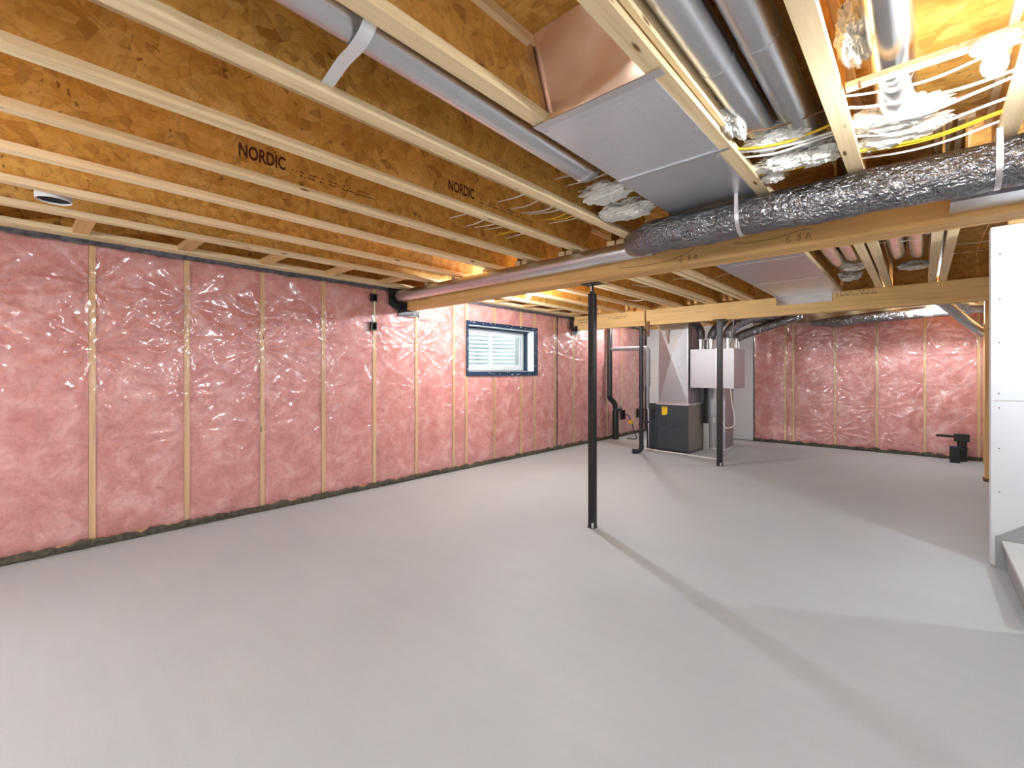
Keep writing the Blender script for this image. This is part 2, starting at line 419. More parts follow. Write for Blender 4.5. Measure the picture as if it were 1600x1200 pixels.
allx = sorted([0.0, 0.50, 0.98, 1.47]+[x+d for x in (1.95, 2.46, 2.945, 3.43, 3.945, 4.425, 4.885) for d in (-0.042, 0.042)]+[6.4])
for xa, xb in zip(allx[:-1], allx[1:]):
    if xb-xa > 0.1: B('light_block_panel', 'osb', ceil, xa+0.034, xb-0.034, 7.022, 7.032, ZJ+0.001, ZS-0.002)  # added to stop lamp light leaking over the far beam into the bays

# stamps printed on two webs
nord = text_mesh('NORDIC', 0.062, 'web_stamp', 0.0016)
def smudges(name, parent, mat, origin, ex, ey, ez, length, rows, seed, h=0.012):
    rnd = random.Random(seed); m = MB()
    for r in range(rows):
        p = 0.0
        while p < length:
            L = rnd.uniform(0.006, 0.02)
            if rnd.random() < 0.72:
                hh = h*rnd.uniform(0.45, 1.0); z0 = -r*h*1.7+rnd.uniform(-0.002, 0.002)
                m.box(p, p+L*0.75, z0, z0+hh, -0.0003, 0.0003)
            p += L+(0.03 if rnd.random() < 0.12 else 0.0)
    me = m.mesh(name); o = decal(name, me, mat, parent, frame_m(Vector(origin), Vector(ex), Vector(ey), Vector(ez))); o['kind'] = 'stuff'; return o
for xj, y, z, sc in ((2.125, 0.80, 2.468, 0.98), (2.62, 1.79, 2.455, 0.90)):
    web = [c_ for c_ in JN[xj].children if c_.name.startswith('web')][0]
    o = decal('web_stamp', nord.copy(), 'ink', JN[xj], frame_m(Vector((xj+WT/2+0.0006, y, z)), Vector((0, 1, 0)), Vector((0, 0, 1)), Vector((1, 0, 0))))
    o.scale = (sc, sc*1.6, 1); o['label'] = 'brown block capitals stamped on the web'
    smudges('stamp_line', JN[xj], 'ink_faint', (xj+WT/2+0.0006, y+0.27, z+0.012), (0, 1, 0), (0, 0, 1), (1, 0, 0), 0.52, 2, int(xj*10))

# ------------------------------------------------------------------ insulated walls
def bay_profile(tt): return max(0.0, math.sin(PI*min(1, max(0, tt))))**0.6
def insulated_wall(root, studs, u_range, ztop, mapf, seed, windows=(), batt_windows=None, zlo=0.055, du=0.015, extra_fold=()):
    """mapf(u, n, z) -> world; studs sorted positions of stud centres"""
    rnd = random.Random(seed)
    def boxm(u0, u1, n0, n1, z0, z1):
        m = MB(); a = mapf(u0, n0, z0); b_ = mapf(u1, n1, z1)
        m.box(min(a[0], b_[0]), max(a[0], b_[0]), min(a[1], b_[1]), max(a[1], b_[1]), min(a[2], b_[2]), max(a[2], b_[2])); return m
    boxm(u_range[0], u_range[1], -0.14, -0.002, 0.012, 0.05).build('bottom_plate', 'stud', root)
    boxm(u_range[0], u_range[1], -0.14, -0.03, ztop-0.003, ztop+0.03).build('top_plate', 'stud', root)
    def spans(u0, u1):
        z = [(0.05, ztop-0.004)]
        for (wu0, wu1, wz0, wz1) in windows:
            if u1 > wu0+0.02 and u0 < wu1-0.02:
                z = [(0.05, wz0-0.05), (wz1+0.04, ztop-0.004)]
        return z
    for s_ in studs:
        for z0, z1 in spans(s_-0.019, s_+0.019): boxm(s_-0.019, s_+0.019, -0.14, 0.0, z0, z1).build('stud', 'stud', root)
    ed = [u_range[0]-0.019]+list(studs)+[u_range[1]+0.019]
    for a, b_ in zip(ed[:-1], ed[1:]):
        a += 0.021; b_ -= 0.021
        if b_-a < 0.03: continue
        for z0, z1 in spans(a, b_):
            nu = 10; nv = max(3, int((z1-z0)/0.1)); sd = rnd.uniform(0, 50)
            def fn(i, j, a=a, b_=b_, z0=z0, z1=z1, sd=sd):
                u = a+(b_-a)*i; z = z0+(z1-z0)*j
                n = -0.016+0.020*bay_profile(i)*bay_profile(min(1, j*3) if j < .5 else min(1, (1-j)*3))**0.3+0.010*mnoise.noise(Vector((u*5, z*5, sd)))
                return mapf(u, min(n, 0.012), z)
            m = MB(); m.grid(nu, nv, fn)
            o = m.build('insulation_batt', 'wool', root)
    # the clear sheet
    u0, u1 = u_range; z0, z1 = zlo, ztop+0.005
    us = []; x = u0
    while x < u1-du*0.5: us.append(x); x += du
    us.append(u1)
    zs = []; x = z0
    while x < z1-du*0.5: zs.append(x); x += du
    zs.append(z1)
    for (wu0, wu1, wz0, wz1) in windows:
        us += [wu0, wu1]; zs += [wz0, wz1]
    us = sorted(us); zs = sorted(zs)
    staples = []
    for s_ in studs:
        for zz in (0.25+rnd.uniform(-.1, .1), 0.78+rnd.uniform(-.08, .08), 1.17+rnd.uniform(-.05, .05), 1.62+rnd.uniform(-.1, .1), 1.95+rnd.uniform(-.08, .08)):
            staples.append((s_, zz, rnd.uniform(0.14, 0.34), rnd.uniform(5, 10), rnd.uniform(0, 6.28), rnd.uniform(0.5, 1.0)*(1.5 if zz > 1.5 else 0.8)))
    import bisect
    st = sorted(staples)
    keys = [q[0] for q in st]
    def disp(u, z):
        i = bisect.bisect_right(studs, u)
        a = studs[i-1] if i > 0 else u0; b_ = studs[i] if i < len(studs) else u1
        tt = (u-a)/max(1e-4, b_-a)
        puff = bay_profile(tt)*min(1.0, (b_-a)/0.5)
        n = 0.006+0.017*puff
        # gathers running from the staples
        for q in st[bisect.bisect_left(keys, u-0.8):bisect.bisect_right(keys, u+0.8)]:
            dx = u-q[0]; dz = z-q[1]; r = math.hypot(dx, dz)
            if r > 0.62 or r < 1e-4: continue
            ang = math.atan2(dz, abs(dx)+0.02)
            wv = math.cos(q[3]*ang*1.6+q[4]+(1.3 if dx > 0 else 0))
            wv = max(0.0, wv)**2
            n += 0.017*q[5]*wv*min(1, r/0.05)*math.exp(-r/q[2])
        # horizontal fold lines left from the roll
        for zf, am in ((1.135, 0.011), (0.745, 0.009))+tuple(extra_fold):
            zz = zf+0.012*math.sin(u*1.7)
            n += am*math.exp(-abs(z-zz)/0.008)*(0.5+0.5*mnoise.noise(Vector((u*2, zf, seed))))
        n += 0.009*mnoise.noise(Vector((u*3.5, z*4.5, seed)))*puff + 0.0016*mnoise.noise(Vector((u*11, z*14, seed+3)))*puff
        wq = mnoise.noise(Vector((u*1.3, z*1.3, seed+20)))
        for fu_, fz_, am, wd, sd_ in ((2.0, 3.4, 0.0065, 7.0, 31), (3.6, 2.4, 0.0050, 6.0, 57), (5.0, 7.5, 0.0032, 5.0, 83)):
            rr = 1.0-abs(mnoise.noise(Vector((u*fu_+wq*0.8, z*fz_-wq*0.6, seed+sd_))))*wd
            if rr > 0: n += am*rr*rr*puff*(0.35+0.65*max(0.0, min(1.0, 0.5+1.6*mnoise.noise(Vector((u*1.1, z*1.4, seed+sd_+7))))))
        ed_ = min(1.0, max(0.0, min(z-z0, z1-z)/0.05))
        n = 0.006+(n-0.006)*(0.25+0.75*ed_)
        for (wu0, wu1, wz0, wz1) in windows:
            d = max(wu0-u, u-wu1, wz0-z, z-wz1)
            if d < 0.12: n = 0.004+(n-0.004)*max(0, d-0.03)/0.09*1.0 if d > 0.03 else 0.004
        return n
    m = MB(); m.smooth = True
    nv = len(zs)
    for u in us:
        for z in zs: m.v.append(mapf(u, disp(u, z), z))
    for i in range(len(us)-1):
        for j in range(nv-1):
            cu = (us[i]+us[i+1])/2; cz = (zs[j]+zs[j+1])/2
            if any(a < cu < b_ and c_ < cz < d for a, b_, c_, d in windows): continue
            q = i*nv+j; m.f.append((q, q+nv, q+nv+1, q+1))
    o = m.build('vapour_barrier', 'poly', root); o['label'] = 'clear wrinkled plastic sheet'
    # ragged strips at foot and head
    def ragged(name, mat, z0f, z1f, n, amp, sd):
        m = MB(); L = u1-u0; nu = int(L/0.03)
        def fn(i, j):
            u = u0+L*i
            z = (z0f, z1f)[0]+((z1f-z0f)+amp*mnoise.noise(Vector((u*9, sd, 0)))+amp*0.6*mnoise.noise(Vector((u*31, sd, 4))))*j
            return mapf(u, n+0.012*mnoise.noise(Vector((u*14, j*2, sd)))+(0.006 if 0.2 < j < 0.8 else 0), z)
        m.grid(nu, 4, fn); return m.build(name, mat, root)
    ragged('foam_gasket', 'gasket', 0.002, 0.062, 0.022, 0.030, seed)
    return ragged

wall_left = struct(empty('wall_left', (0, 3.5, 0)))
WIN = (4.345, 5.815, 1.362, 2.032)
STL = [-2.61, -2.0, -1.39, -0.78, -0.17, 0.44, 1.05, 1.66, 2.27, 2.88, 3.475, 4.095, 4.325, 4.893, 5.509, 5.849, 6.41, 6.99, 7.58, 8.19, 8.80, 9.41]
rag = insulated_wall(wall_left, STL, (-2.75, YB-0.01), 2.33, lambda u, n, z: (n, u, z), 11, (WIN,))
# membrane lapping over the head of the wall
def head_strip(name, mat, root, mapf, u0, u1, sd):
    m = MB(); nu = int((u1-u0)/0.03)
    def fn(i, j):
        u = u0+(u1-u0)*i
        z = 2.362-(0.042+0.014*mnoise.noise(Vector((u*5, sd, 0)))+0.010*mnoise.noise(Vector((u*23, sd, 4))))*j
        return mapf(u, 0.030+0.014*mnoise.noise(Vector((u*12, j*3, sd))), z)
    m.grid(nu, 4, fn); return m.build(name, mat, root)
head_strip('head_membrane', 'greypoly', wall_left, lambda u, n, z: (n, u, z), -2.75, YB-0.01, 5)
# foundation behind, with the window opening left free
m = MB(); xo0, xo1 = -0.42, -0.15
m.box(xo0, xo1, -2.9, WIN[0], 0, 2.40).box(xo0, xo1, WIN[1], 10.2, 0, 2.40).box(xo0, xo1, WIN[0], WIN[1], 0, WIN[2]-0.02).box(xo0, xo1, WIN[0], WIN[1], WIN[3]+0.02, 2.40)
m.build('foundation', 'concrete_wall', wall_left)
# dark open seam between two sheets, with its two black tape dabs
m = MB(); nn = 60
def seam(i, j):
    z = 0.06+2.26*i; return (0.034+0.004*mnoise.noise(Vector((z*6, 1, 1))), 6.416+(j-0.5)*(0.026+0.018*mnoise.noise(Vector((z*9, 3, 1))))+0.010*mnoise.noise(Vector((z*3, 9, 1))), z)
m.grid(nn, 1, seam).build('sheet_seam', 'black_poly', wall_left)

# ------------------------------------------------------------------ window
win = struct(empty('window_1', (0, 5.08, WIN[2])))
y0, y1, z0, z1 = WIN
# dark membrane flange on the room face
mo = MB()
for (a, b_, c_, d) in ((y0-0.035, y1+0.085, z1-0.004, z1+0.052), (y0-0.035, y1+0.085, z0-0.062, z0+0.004), (y0-0.035, y0+0.004, z0+0.004, z1-0.004), (y1-0.004, y1+0.085, z0+0.004, z1-0.004)):
    B('membrane_flange', 'navy', win, 0.006, 0.020, a, b_, c_, d)
m = MB(); rnd = random.Random(3)
for i in range(46):
    e_ = rnd.random()
    if e_ < 0.33: p = (rnd.uniform(y0, y1), z1+rnd.uniform(0.01, 0.045))
    elif e_ < 0.6: p = (rnd.uniform(y0, y1), z0-rnd.uniform(0.01, 0.05))
    elif e_ < 0.7: p = (y0-rnd.uniform(0.005, 0.03), rnd.uniform(z0, z1))
    else: p = (y1+rnd.uniform(0.005, 0.075), rnd.uniform(z0, z1))
    m.box(0.020, 0.0225, p[0]-0.006, p[0]+0.006, p[1]-0.005, p[1]+0.005)
o = m.build('staple', 'white_pvc', win); o['kind'] = 'stuff'
XF = -0.20
B('head_reveal', 'vinyl', win, XF, 0.006, y0, y1, z1-0.012, z1)
B('sill_reveal', 'vinyl', win, XF, 0.006, y0, y1, z0, z0+0.012)
B('jamb_reveal', 'vinyl', win, XF, 0.006, y0, y0+0.012, z0+0.012, z1-0.012)
B('jamb_reveal', 'vinyl', win, XF, 0.006, y1-0.012, y1, z0+0.012, z1-0.012)
for d in ((y0+0.012, y1-0.012, z1-0.036, z1-0.013), (y0+0.012, y1-0.012, z0+0.013, z0+0.022)):
    B('membrane_tape', 'navy', win, XF+0.004, XF+0.09, *d)
B('membrane_tape', 'navy', win, XF+0.004, XF+0.075, y1-0.03, y1-0.013, z0+0.022, z1-0.036)
fy0, fy1, fz0, fz1 = y0+0.012, y1-0.03, z0+0.022, z1-0.036
fr_ = MB()
fr_.box(XF-0.06, XF, fy0, fy1, fz1-0.04, fz1).box(XF-0.06, XF, fy0, fy1, fz0, fz0+0.04).box(XF-0.06, XF, fy0, fy0+0.035, fz0+0.04, fz1-0.04).box(XF-0.06, XF, fy1-0.04, fy1, fz0+0.04, fz1-0.04)
fr_.build('window_frame', 'vinyl', win, 0.004)
ym = 5.04
def sash(ya, yb, xo):
    m = MB(); w_ = 0.042; za, zb = fz0+0.04, fz1-0.04
    m.box(xo-0.025, xo, ya, yb, zb-w_, zb).box(xo-0.025, xo, ya, yb, za, za+w_).box(xo-0.025, xo, ya, ya+w_, za+w_, zb-w_).box(xo-0.025, xo, yb-w_, yb, za+w_, zb-w_)
    s_ = m.build('sash', 'vinyl', win, 0.003)
    B('pane', 'glass', s_, xo-0.015, xo-0.010, ya+w_-0.004, yb-w_+0.004, za+w_-0.004, zb-w_+0.004)
    for yy, za_, zb_ in ((ya+w_-0.005, za+w_, zb-w_), (yb-w_, za+w_, zb-w_)):
        B('gasket', 'black_poly', s_, xo-0.002, xo+0.002, yy, yy+0.005, za_, zb_)
    return s_
sash(fy0+0.035, ym+0.03, XF-0.032); sash(ym-0.02, fy1-0.04, XF-0.005)
# corrugated window well outside
well = thing('window_well', (-1.0, 5.08, 1.0), 'white corrugated window well seen through the basement window', 'window well')
m = MB()
def wf(i, j):
    a = PI*i; z = 1.0+1.55*j; rr = 0.012*math.cos(2*PI*z/0.068)
    cx = -0.44-(0.62+rr)*math.sin(a)**0.7; yy = 5.08-(1.05+rr)*math.cos(a)
    return (cx, yy, z)
m.grid(40, 184, wf).build('corrugated_sheet', 'well', well)
m = MB(); m.grid(1, 1, lambda i, j: (-1.1+0.7*i, 3.95+2.25*j, 1.02)); m.build('gravel_bed', 'concrete_wall', well)

# ------------------------------------------------------------------ back wall and the other walls
wall_back = struct(empty('wall_back', (3.9, YB, 0)))
insulated_wall(wall_back, [2.83, 2.96, 3.606, 4.186, 4.79, 5.40], (2.29, 5.46), 2.33, lambda u, n, z: (u, YB-n, z), 23, (), None, 0.055, 0.015, ((1.36, 0.007), (0.55, 0.006)))
head_strip('head_membrane', 'greypoly', wall_back, lambda u, n, z: (u, YB-n, z), 2.29, 5.46, 8)
B('rim_board', 'osb', wall_back, 0, 6.6, YB+0.0, YB+0.03, 2.34, ZS)
B('foundation', 'concrete_wall', wall_back, -0.4, 8.6, YB+0.15, YB+0.3, 0, ZS)
wbl = struct(empty('wall_back_left', (1.1, YB, 0)))
for x0, x1, z0, z1 in ((0.04, 1.1, 0.012, 1.22), (1.103, 2.275, 0.012, 1.22), (0.04, 1.1, 1.223, 2.335), (1.103, 2.275, 1.223, 2.335)):
    B('drywall_panel', 'drywall', wbl, x0, x1, YB-0.013, YB, z0, z1)
struct(B('wall_right', 'drywall', None, 6.3, 6.42, -2.75, 3.43, 0, ZS))
struct(B('wall_near', 'drywall', None, -0.02, 6.42, -2.87, -2.75, 0, ZS))
struct(B('wall_right_far', 'drywall', None, 6.5, 6.6, 4.72, YB, 0, ZS))

# stair enclosure
ws = struct(empty('wall_stair', (5.13, 4.58, 0)))
B('drywall_panel', 'drywall', ws, 5.128, 8.5, 4.58, 4.593, 1.152, 2.352)
B('drywall_panel', 'drywall', ws, 5.128, 8.5, 4.58, 4.593, 0.012, 1.149)
B('corner_drywall', 'drywall', ws, 5.115, 5.128, 4.58, 4.70, 0.012, 2.352)
B('stair_stud_core', 'stud', ws, 5.128, 8.5, 4.593, 4.69, 0.0, 2.352)
B('header_board', 'block', ws, 5.2, 8.5, 4.60, 4.69, 2.352, ZS)
B('upper_wall', 'drywall', ws, 5.2, 8.5, 4.58, 4.7, ZS, 4.9)
for x, z in ((5.158, 2.16), (5.157, 1.85), (5.154, 1.55), (5.152, 1.20), (5.154, 1.10), (5.152, 0.82), (5.155, 0.52)):
    m = MB(); m.lathe([(0.0005, -0.002), (0.0045, -0.0012), (0.0045, 0.0)], (0, 0, 0), 8)
    o = m.build('screw_head', 'screw', ws); o.matrix_basis = Matrix.Translation((x, 4.5796, z)) @ Matrix.Rotation(PI/2, 4, 'X') @ Matrix.Rotation(PI, 4, 'X')
wn = struct(empty('wall_stair_near', (5.26, 3.49, 0)))
B('drywall_panel', 'drywall', wn, 5.255, 8.5, 3.44, 3.546, 0, 4.9)
struct(B('wall_stair_end', 'drywall', None, 8.5, 8.6, 3.44, 4.7, 0, 4.9))
struct(B('ceiling_stair', 'drywall', None, 5.2, 8.6, 3.44, 4.7, 4.9, 5.0))
B('opening_trim', 'drywall', wn, 5.18, 5.2, 3.40, 4.7, ZS, 4.9)
stair = thing('staircase', (5.2, 4.06, 0), 'pale grey basement stairs climbing beside the white drywall at the right edge', 'stairs')
for i in range(9):
    x = 5.187+i*0.25; z = 0.195*(i+1)
    B('riser', 'skirt', stair, x, x+0.018, 3.56, 4.555, z-0.195+0.001, z-0.026)
    B('tread', 'tread', stair, x-0.022, x+0.262, 3.56, 4.555, z-0.025, z)
m = MB()
m.poly_prism([(z, x) for x, z in ((5.135, 0.0), (5.135, 0.215), (5.165, 0.235), (7.5, 2.06), (7.5, 1.75), (5.32, 0.0))], 1, 4.556, 4.5795)
m.build('skirt_board', 'skirt', stair)

# stud partition at the far right
wp = struct(empty('wall_right_partition', (5.36, 8.15, 0)))
B('stud', 'stud', wp, 5.335, 5.373, 8.09, 8.18, 0.04, 2.33)
B('stud', 'stud', wp, 5.376, 5.414, 8.12, 8.21, 0.04, 2.33)
B('foot_plate', 'brown_strip', wp, 5.325, 5.42, 8.08, 8.22, 0.0, 0.04)
B('stud', 'stud', wp, 5.44, 5.478, 9.74, 9.86, 0.0, 2.33)
B('stud', 'stud', wp, 5.445, 5.483, 8.75, 8.84, 0.0, 2.33)
B('top_plate', 'stud', wp, 5.34, 5.43, 7.08, 9.86, 2.322, 2.358)
B('drywall_panel', 'drywall', wp, 5.49, 5.503, 8.25, 9.86, 0.01, 1.95)

# ------------------------------------------------------------------ beams
ZB = 2.115
b1 = thing('beam', (2.6, 3.33, ZB), 'long tan timber beam crossing the near ceiling above the front black post', 'beam')
for i in range(4):
    ya = 3.24+i*0.0445
    B('ply', 'beam', b1, 0.05, 6.25, ya, ya+0.0435, ZB+(0.0015 if i in (1, 2) else 0), ZJ-0.002)
def handwriting(parent, y, pts, r=0.0016):
    m = MB()
    for path in pts: m.tube(smooth_path([(x, y, z) for x, z in path], 5), r, 5)
    return m.build('pencil_mark', 'pencil', parent)
def digits(parent, x, z, s=0.045):
    six = [(x+0.5*s, z+s), (x+0.15*s, z+0.55*s), (x+0.12*s, z+0.12*s), (x+0.4*s, z), (x+0.55*s, z+0.25*s), (x+0.2*s, z+0.4*s)]
    x2 = x+1.3*s
    eight = [(x2+0.5*s, z+0.95*s), (x2+0.15*s, z+0.85*s), (x2+0.45*s, z+0.45*s), (x2+0.3*s, z+0.08*s), (x2+0.1*s, z+0.25*s), (x2+0.45*s, z+0.7*s)]
    x3 = x+2.35*s
    a_ = [(x3, z), (x3+0.3*s, z+0.9*s), (x3+0.6*s, z)]; a2 = [(x3+0.15*s, z+0.35*s), (x3+0.5*s, z+0.4*s)]
    handwriting(parent, 3.2392, [six, eight, a_, a2])
handwriting(b1, 3.2392, [[(2.98, 2.17), (3.16, 2.158), (3.38, 2.165), (3.52, 2.195), (3.57, 2.23)], [(3.82, 2.205), (3.93, 2.19), (4.08, 2.19), (4.2, 2.21), (4.27, 2.212)]])
digits(b1, 3.46, 2.135); digits(b1, 4.13, 2.148)
b2 = thing('beam', (2.6, 6.99, ZB), 'pale timber beam crossing the far ceiling in front of the furnace', 'beam')
for i in range(3):
    ya = 6.93+i*0.0445
    B('ply', 'beam_pale', b2, 0.05, 6.4, ya, ya+0.0435, ZB+(0.0015 if i == 1 else 0), ZJ-0.002)
smudges('stamp_line', b2, 'ink_grey', (0.13, 6.9292, 2.285), (1, 0, 0), (0, 0, 1), (0, -1, 0), 0.34, 2, 91, 0.026)
smudges('stamp_line', b2, 'ink_grey', (0.74, 6.9292, 2.29), (1, 0, 0), (0, 0, 1), (0, -1, 0), 0.36, 2, 92, 0.016)
smudges('stamp_line', b2, 'ink_grey', (3.96, 6.9292, 2.325), (1, 0, 0), (0, 0, 1), (0, -1, 0), 0.40, 2, 93, 0.016)
smudges('stamp_line', b1, 'ink_faint', (0.25, 3.2392, 2.19), (1, 0, 0), (0, 0, 1), (0, -1, 0), 0.30, 1, 94, 0.012)

# black membrane wraps where the beams enter the wall
def pocket(y, label, big):
    p = thing('beam_pocket_wrap', (0.03, y, ZB), label, 'membrane')
    rnd = random.Random(int(y*10))
    m = MB()
    def fn(i, j):
        yy = y-0.20*big+0.19*big*i; z = 2.06+0.32*j+0.10*(1-i)*(1-j)
        return (0.045+0.018*mnoise.noise(Vector((yy*18, z*18, y))), yy, z)
    m.grid(8, 10, fn).build('wrap_sheet', 'black_poly', p)
    m = MB()
    m.grid(8, 4, lambda i, j: (0.05+0.014*mnoise.noise(Vector((i*5, j*5, y))), y-0.06+(0.30*big)*i, ZB-0.075+0.073*j+0.012*mnoise.noise(Vector((i*4, j*3, 2))))).build('wrap_flap', 'black_poly', p)
    m = MB()
    m.grid(6, 4, lambda i, j: (0.052+0.10*big*i, y-0.012+0.008*mnoise.noise(Vector((i*6, j*6, 1))), ZB-0.02+0.10*j)).build('wrap_side', 'black_poly', p)
    return p
pocket(3.235, 'black membrane wrapped around the near beam end at the pink wall', 1.0)
pocket(6.925, 'black membrane wrapped around the far beam end at the pink wall', 0.75)

# ------------------------------------------------------------------ steel posts
def post(x, y, s, ztop, label):
    p = thing('steel_post', (x, y, 0), label, 'post', 'black posts under the beams')
    h = s/2
    m = MB().box(x-h, x+h, y-h, y+h, 0.006, ztop); m.build('post_tube', 'black_steel', p, 0.006)
    B('base_plate', 'black_steel', p, x-h-0.004, x+h+0.004, y-h-0.004, y+h+0.004, 0.0, 0.006)
    MB().lathe([(0.012, 0), (0.012, ZB-0.006-ztop)], (x, y, ztop), 12).build('screw_rod', 'black_steel', p)
    MB().lathe([(0.022, 0), (0.022, 0.022)], (x, y, ztop), 6).build('screw_nut', 'black_steel', p)
    B('top_plate', 'black_steel', p, x-0.085, x+0.085, y-0.06, y+0.06, ZB-0.006, ZB-0.0005)
    for dx, dy in ((-h-0.002, -h*0.2), (h*0.55, -h-0.002), (h-0.004, -h-0.0015)):
        MB().lathe([(0.006, 0), (0.008, 0.012), (0.007, 0.03), (0.002, 0.045)], (x+dx, y+dy, 0.006), 8).build('foot_bolt', 'galv', p)
    return p
post(2.632, 3.405, 0.058, 2.03, 'black steel post nearest the camera, under the near timber beam')
post(2.585, 6.90, 0.070, 2.085, 'black steel post beside the furnace, under the far timber beam')

# ------------------------------------------------------------------ bare bulbs
def bulb(loc, label, k, zc=ZJ, bar=(-0.26, 0.26)):
    x, y, z = loc
    l = thing('ceiling_bulb', (x, y, zc), label, 'light bulb', 'bare ceiling bulbs')
    m = MB(); m.lathe([(0.0005, -0.055), (0.018, -0.054), (0.026, -0.045), (0.030, -0.020), (0.055, -0.012), (0.058, 0.0), (0.0005, 0.0)], (x, y, zc-0.001), 20); m.build('lampholder', 'porcelain', l)
    d = zc-0.05-z
    m = MB(); m.lathe([(0.0005, -0.036), (0.014, -0.033), (0.026, -0.022), (0.031, -0.006), (0.030, 0.006), (0.024, 0.022), (0.016, 0.036), (0.0135, d+0.002), (0.0005, d+0.003)], (x, y, z), 20); m.build('bulb', bulb_glass(k), l)
    B('mounting_bar', 'flange', l, x+bar[0], x+bar[1], y-0.02, y+0.02, zc, zc+0.02)
    return l
bulb((1.24, 4.20, 2.27), 'lit bare bulb just behind the near beam, close to the window', 1.35, ZJ, (-0.22, 0.19))
bulb((4.925, 2.03, 2.29), 'lit bare bulb among the white cables near the upper right corner', 0.62, ZJ, (-0.37, 0.068))
bulb((4.95, 8.75, 2.27), 'lit bare bulb under the far ceiling beside the slanting duct', 0.75, ZJ, (-0.06, 0.35))
bulb((0.62, 8.02, 2.28), 'lit bare bulb hidden behind the far beam near the drain stack', 0.5, ZJ, (-0.13, 0.27))
def fill_light(x, y, label):  # unseen fixture added as soft fill to even out the room brightness
    l = thing('fill_light', (x, y, ZJ), label, 'added fill light', 'added fill lights behind the camera')
    zt = ZJ-0.27
    B('spine', 'porcelain', l, x-0.63, x+0.63, y-0.025, y+0.025, zt+0.005, zt+0.05)
    for dy in (-0.05, 0.05): MB().tube([(x-0.6, y+dy, zt), (x+0.6, y+dy, zt)], 0.019, 12).build('tube', 'tube', l)
    for dx in (-0.62, 0.62):
        B('end_socket', 'porcelain', l, x+dx-0.02, x+dx+0.02, y-0.08, y+0.08, zt-0.025, zt+0.03)
        MB().tube([(x+dx*0.8, y, zt+0.05), (x+dx*0.8, y, ZJ)], 0.004, 6).build('chain', 'galv', l)
fill_light(1.9, -1.3, 'added white twin-tube fill light, unseen behind the camera towards the pink wall')
fill_light(4.6, -1.6, 'added white twin-tube fill light, unseen behind the camera on the right')
sl = bulb((5.90, 3.89, 2.02), 'lit bare bulb hanging above the basement stairs', 0.48, 2.115, (-0.03, 0.03))
MB().tube([(5.9, 3.89, 2.13), (5.9, 3.89, 4.9)], 0.004, 8).build('cord', 'white_cable', sl)

# ------------------------------------------------------------------ ducts in the near bays
def duct(name, path, r, label, mat='galv', cat='duct', group=None, seams=(), seg=20, rings=True):
    d = thing(name, path[0], label, cat, group)
    MB().tube(path, r, seg).build('duct_pipe', mat, d)
    P = [Vector(p) for p in path]
    for a in seams:
        i = max(1, min(len(P)-2, int(a*(len(P)-1)))); dd = (P[i+1]-P[i-1]).normalized()
        MB().tube([tuple(P[i]-dd*0.012), tuple(P[i]+dd*0.012)], r+0.002, seg).build('joint_ring', mat, d)
    return d
def runs(x0, y0, z0, x1, y1, z1, n=12, turn=0.10, up=0.22):
    """straight run that ends in an upward elbow"""
    p0 = Vector((x0, y0, z0)); p1 = Vector((x1, y1, z1)); dd = (p1-p0).normalized()
    path = [tuple(p0.lerp(p1-dd*turn, i/n)) for i in range(n+1)]
    path += arc(p1-dd*turn, p1, p1+Vector((0, 0, up)), 6)[1:]
    return path
duct('round_duct', runs(3.50, -1.2, 2.428, 3.425, 2.14, 2.418), 0.062, 'long silver round duct tucked beside the foil-lined joist bay', seams=(0.72,))
duct('round_duct', runs(4.215, -1.0, 2.462, 4.215, 2.33, 2.455), 0.064, 'left silver round duct of the side-by-side pair near the cables', group='paired ceiling ducts', seams=(0.6,))
duct('round_duct', runs(4.375, -1.0, 2.468, 4.355, 2.66, 2.462), 0.064, 'right silver round duct of the side-by-side pair near the cables', group='paired ceiling ducts', seams=(0.55,))
duct('round_duct', runs(4.68, -1.0, 2.47, 4.68, 2.62, 2.465), 0.064, 'shiny round duct right of the thick joist, below the loose cables', 'galv_shiny', seams=(0.62, 0.7))
# strap from joist to the first round duct
m = MB(); pa = smooth_path([(3.149, 0.778, 2.394), (3.17, 0.775, 2.386), (3.33, 0.747, 2.374), (3.466, 0.726, 2.352), (3.55, 0.715, 2.368), (3.566, 0.712, 2.405)], 5)
for side in (0,):
    vs = []
    for p in pa: vs.append((p[0], p[1]-0.022, p[2])); vs.append((p[0], p[1]+0.022, p[2]))
    n = len(pa); m.v += vs+[(a, b_, c_-0.0015) for a, b_, c_ in vs]
    for i in range(n-1):
        q = 2*i; m.f += [(q, q+1, q+3, q+2), (2*n+q, 2*n+q+2, 2*n+q+3, 2*n+q+1), (q, q+2, 2*n+q+2, 2*n+q), (q+1, 2*n+q+1, 2*n+q+3, q+3)]
tag(m.build('hanger_strap', 'white_pvc'), 'bent pale grey hanger strap between joist and silver duct', 'strap')

# foil panning under the near bay, with its folded end
pan = thing('panned_duct', (3.85, 2.2, ZJ), 'silver foil panel closing the near joist bay, ending above the dark flexible duct', 'duct')
o = B('bottom_panel', 'foil_print', pan, 3.568, 4.075, 1.47, 2.18, ZJ-0.005, ZJ-0.0015); o['label'] = 'silver sheet with rows of faint print'
B('bottom_panel', 'galv_soft', pan, 3.568, 4.062, 2.16, 3.20, ZJ-0.007, ZJ-0.0045)
B('panel_lip', 'galv', pan, 3.568, 4.115, 1.452, 1.492, ZJ-0.009, ZJ-0.005)
B('cross_seam', 'galv', pan, 3.568, 4.115, 2.165, 2.185, ZJ-0.0095, ZJ-0.007)
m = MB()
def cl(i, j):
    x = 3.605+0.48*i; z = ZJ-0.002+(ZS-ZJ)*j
    return (x, 1.50-0.13*j+0.02*math.sin(PI*i)*math.sin(PI*j), z)
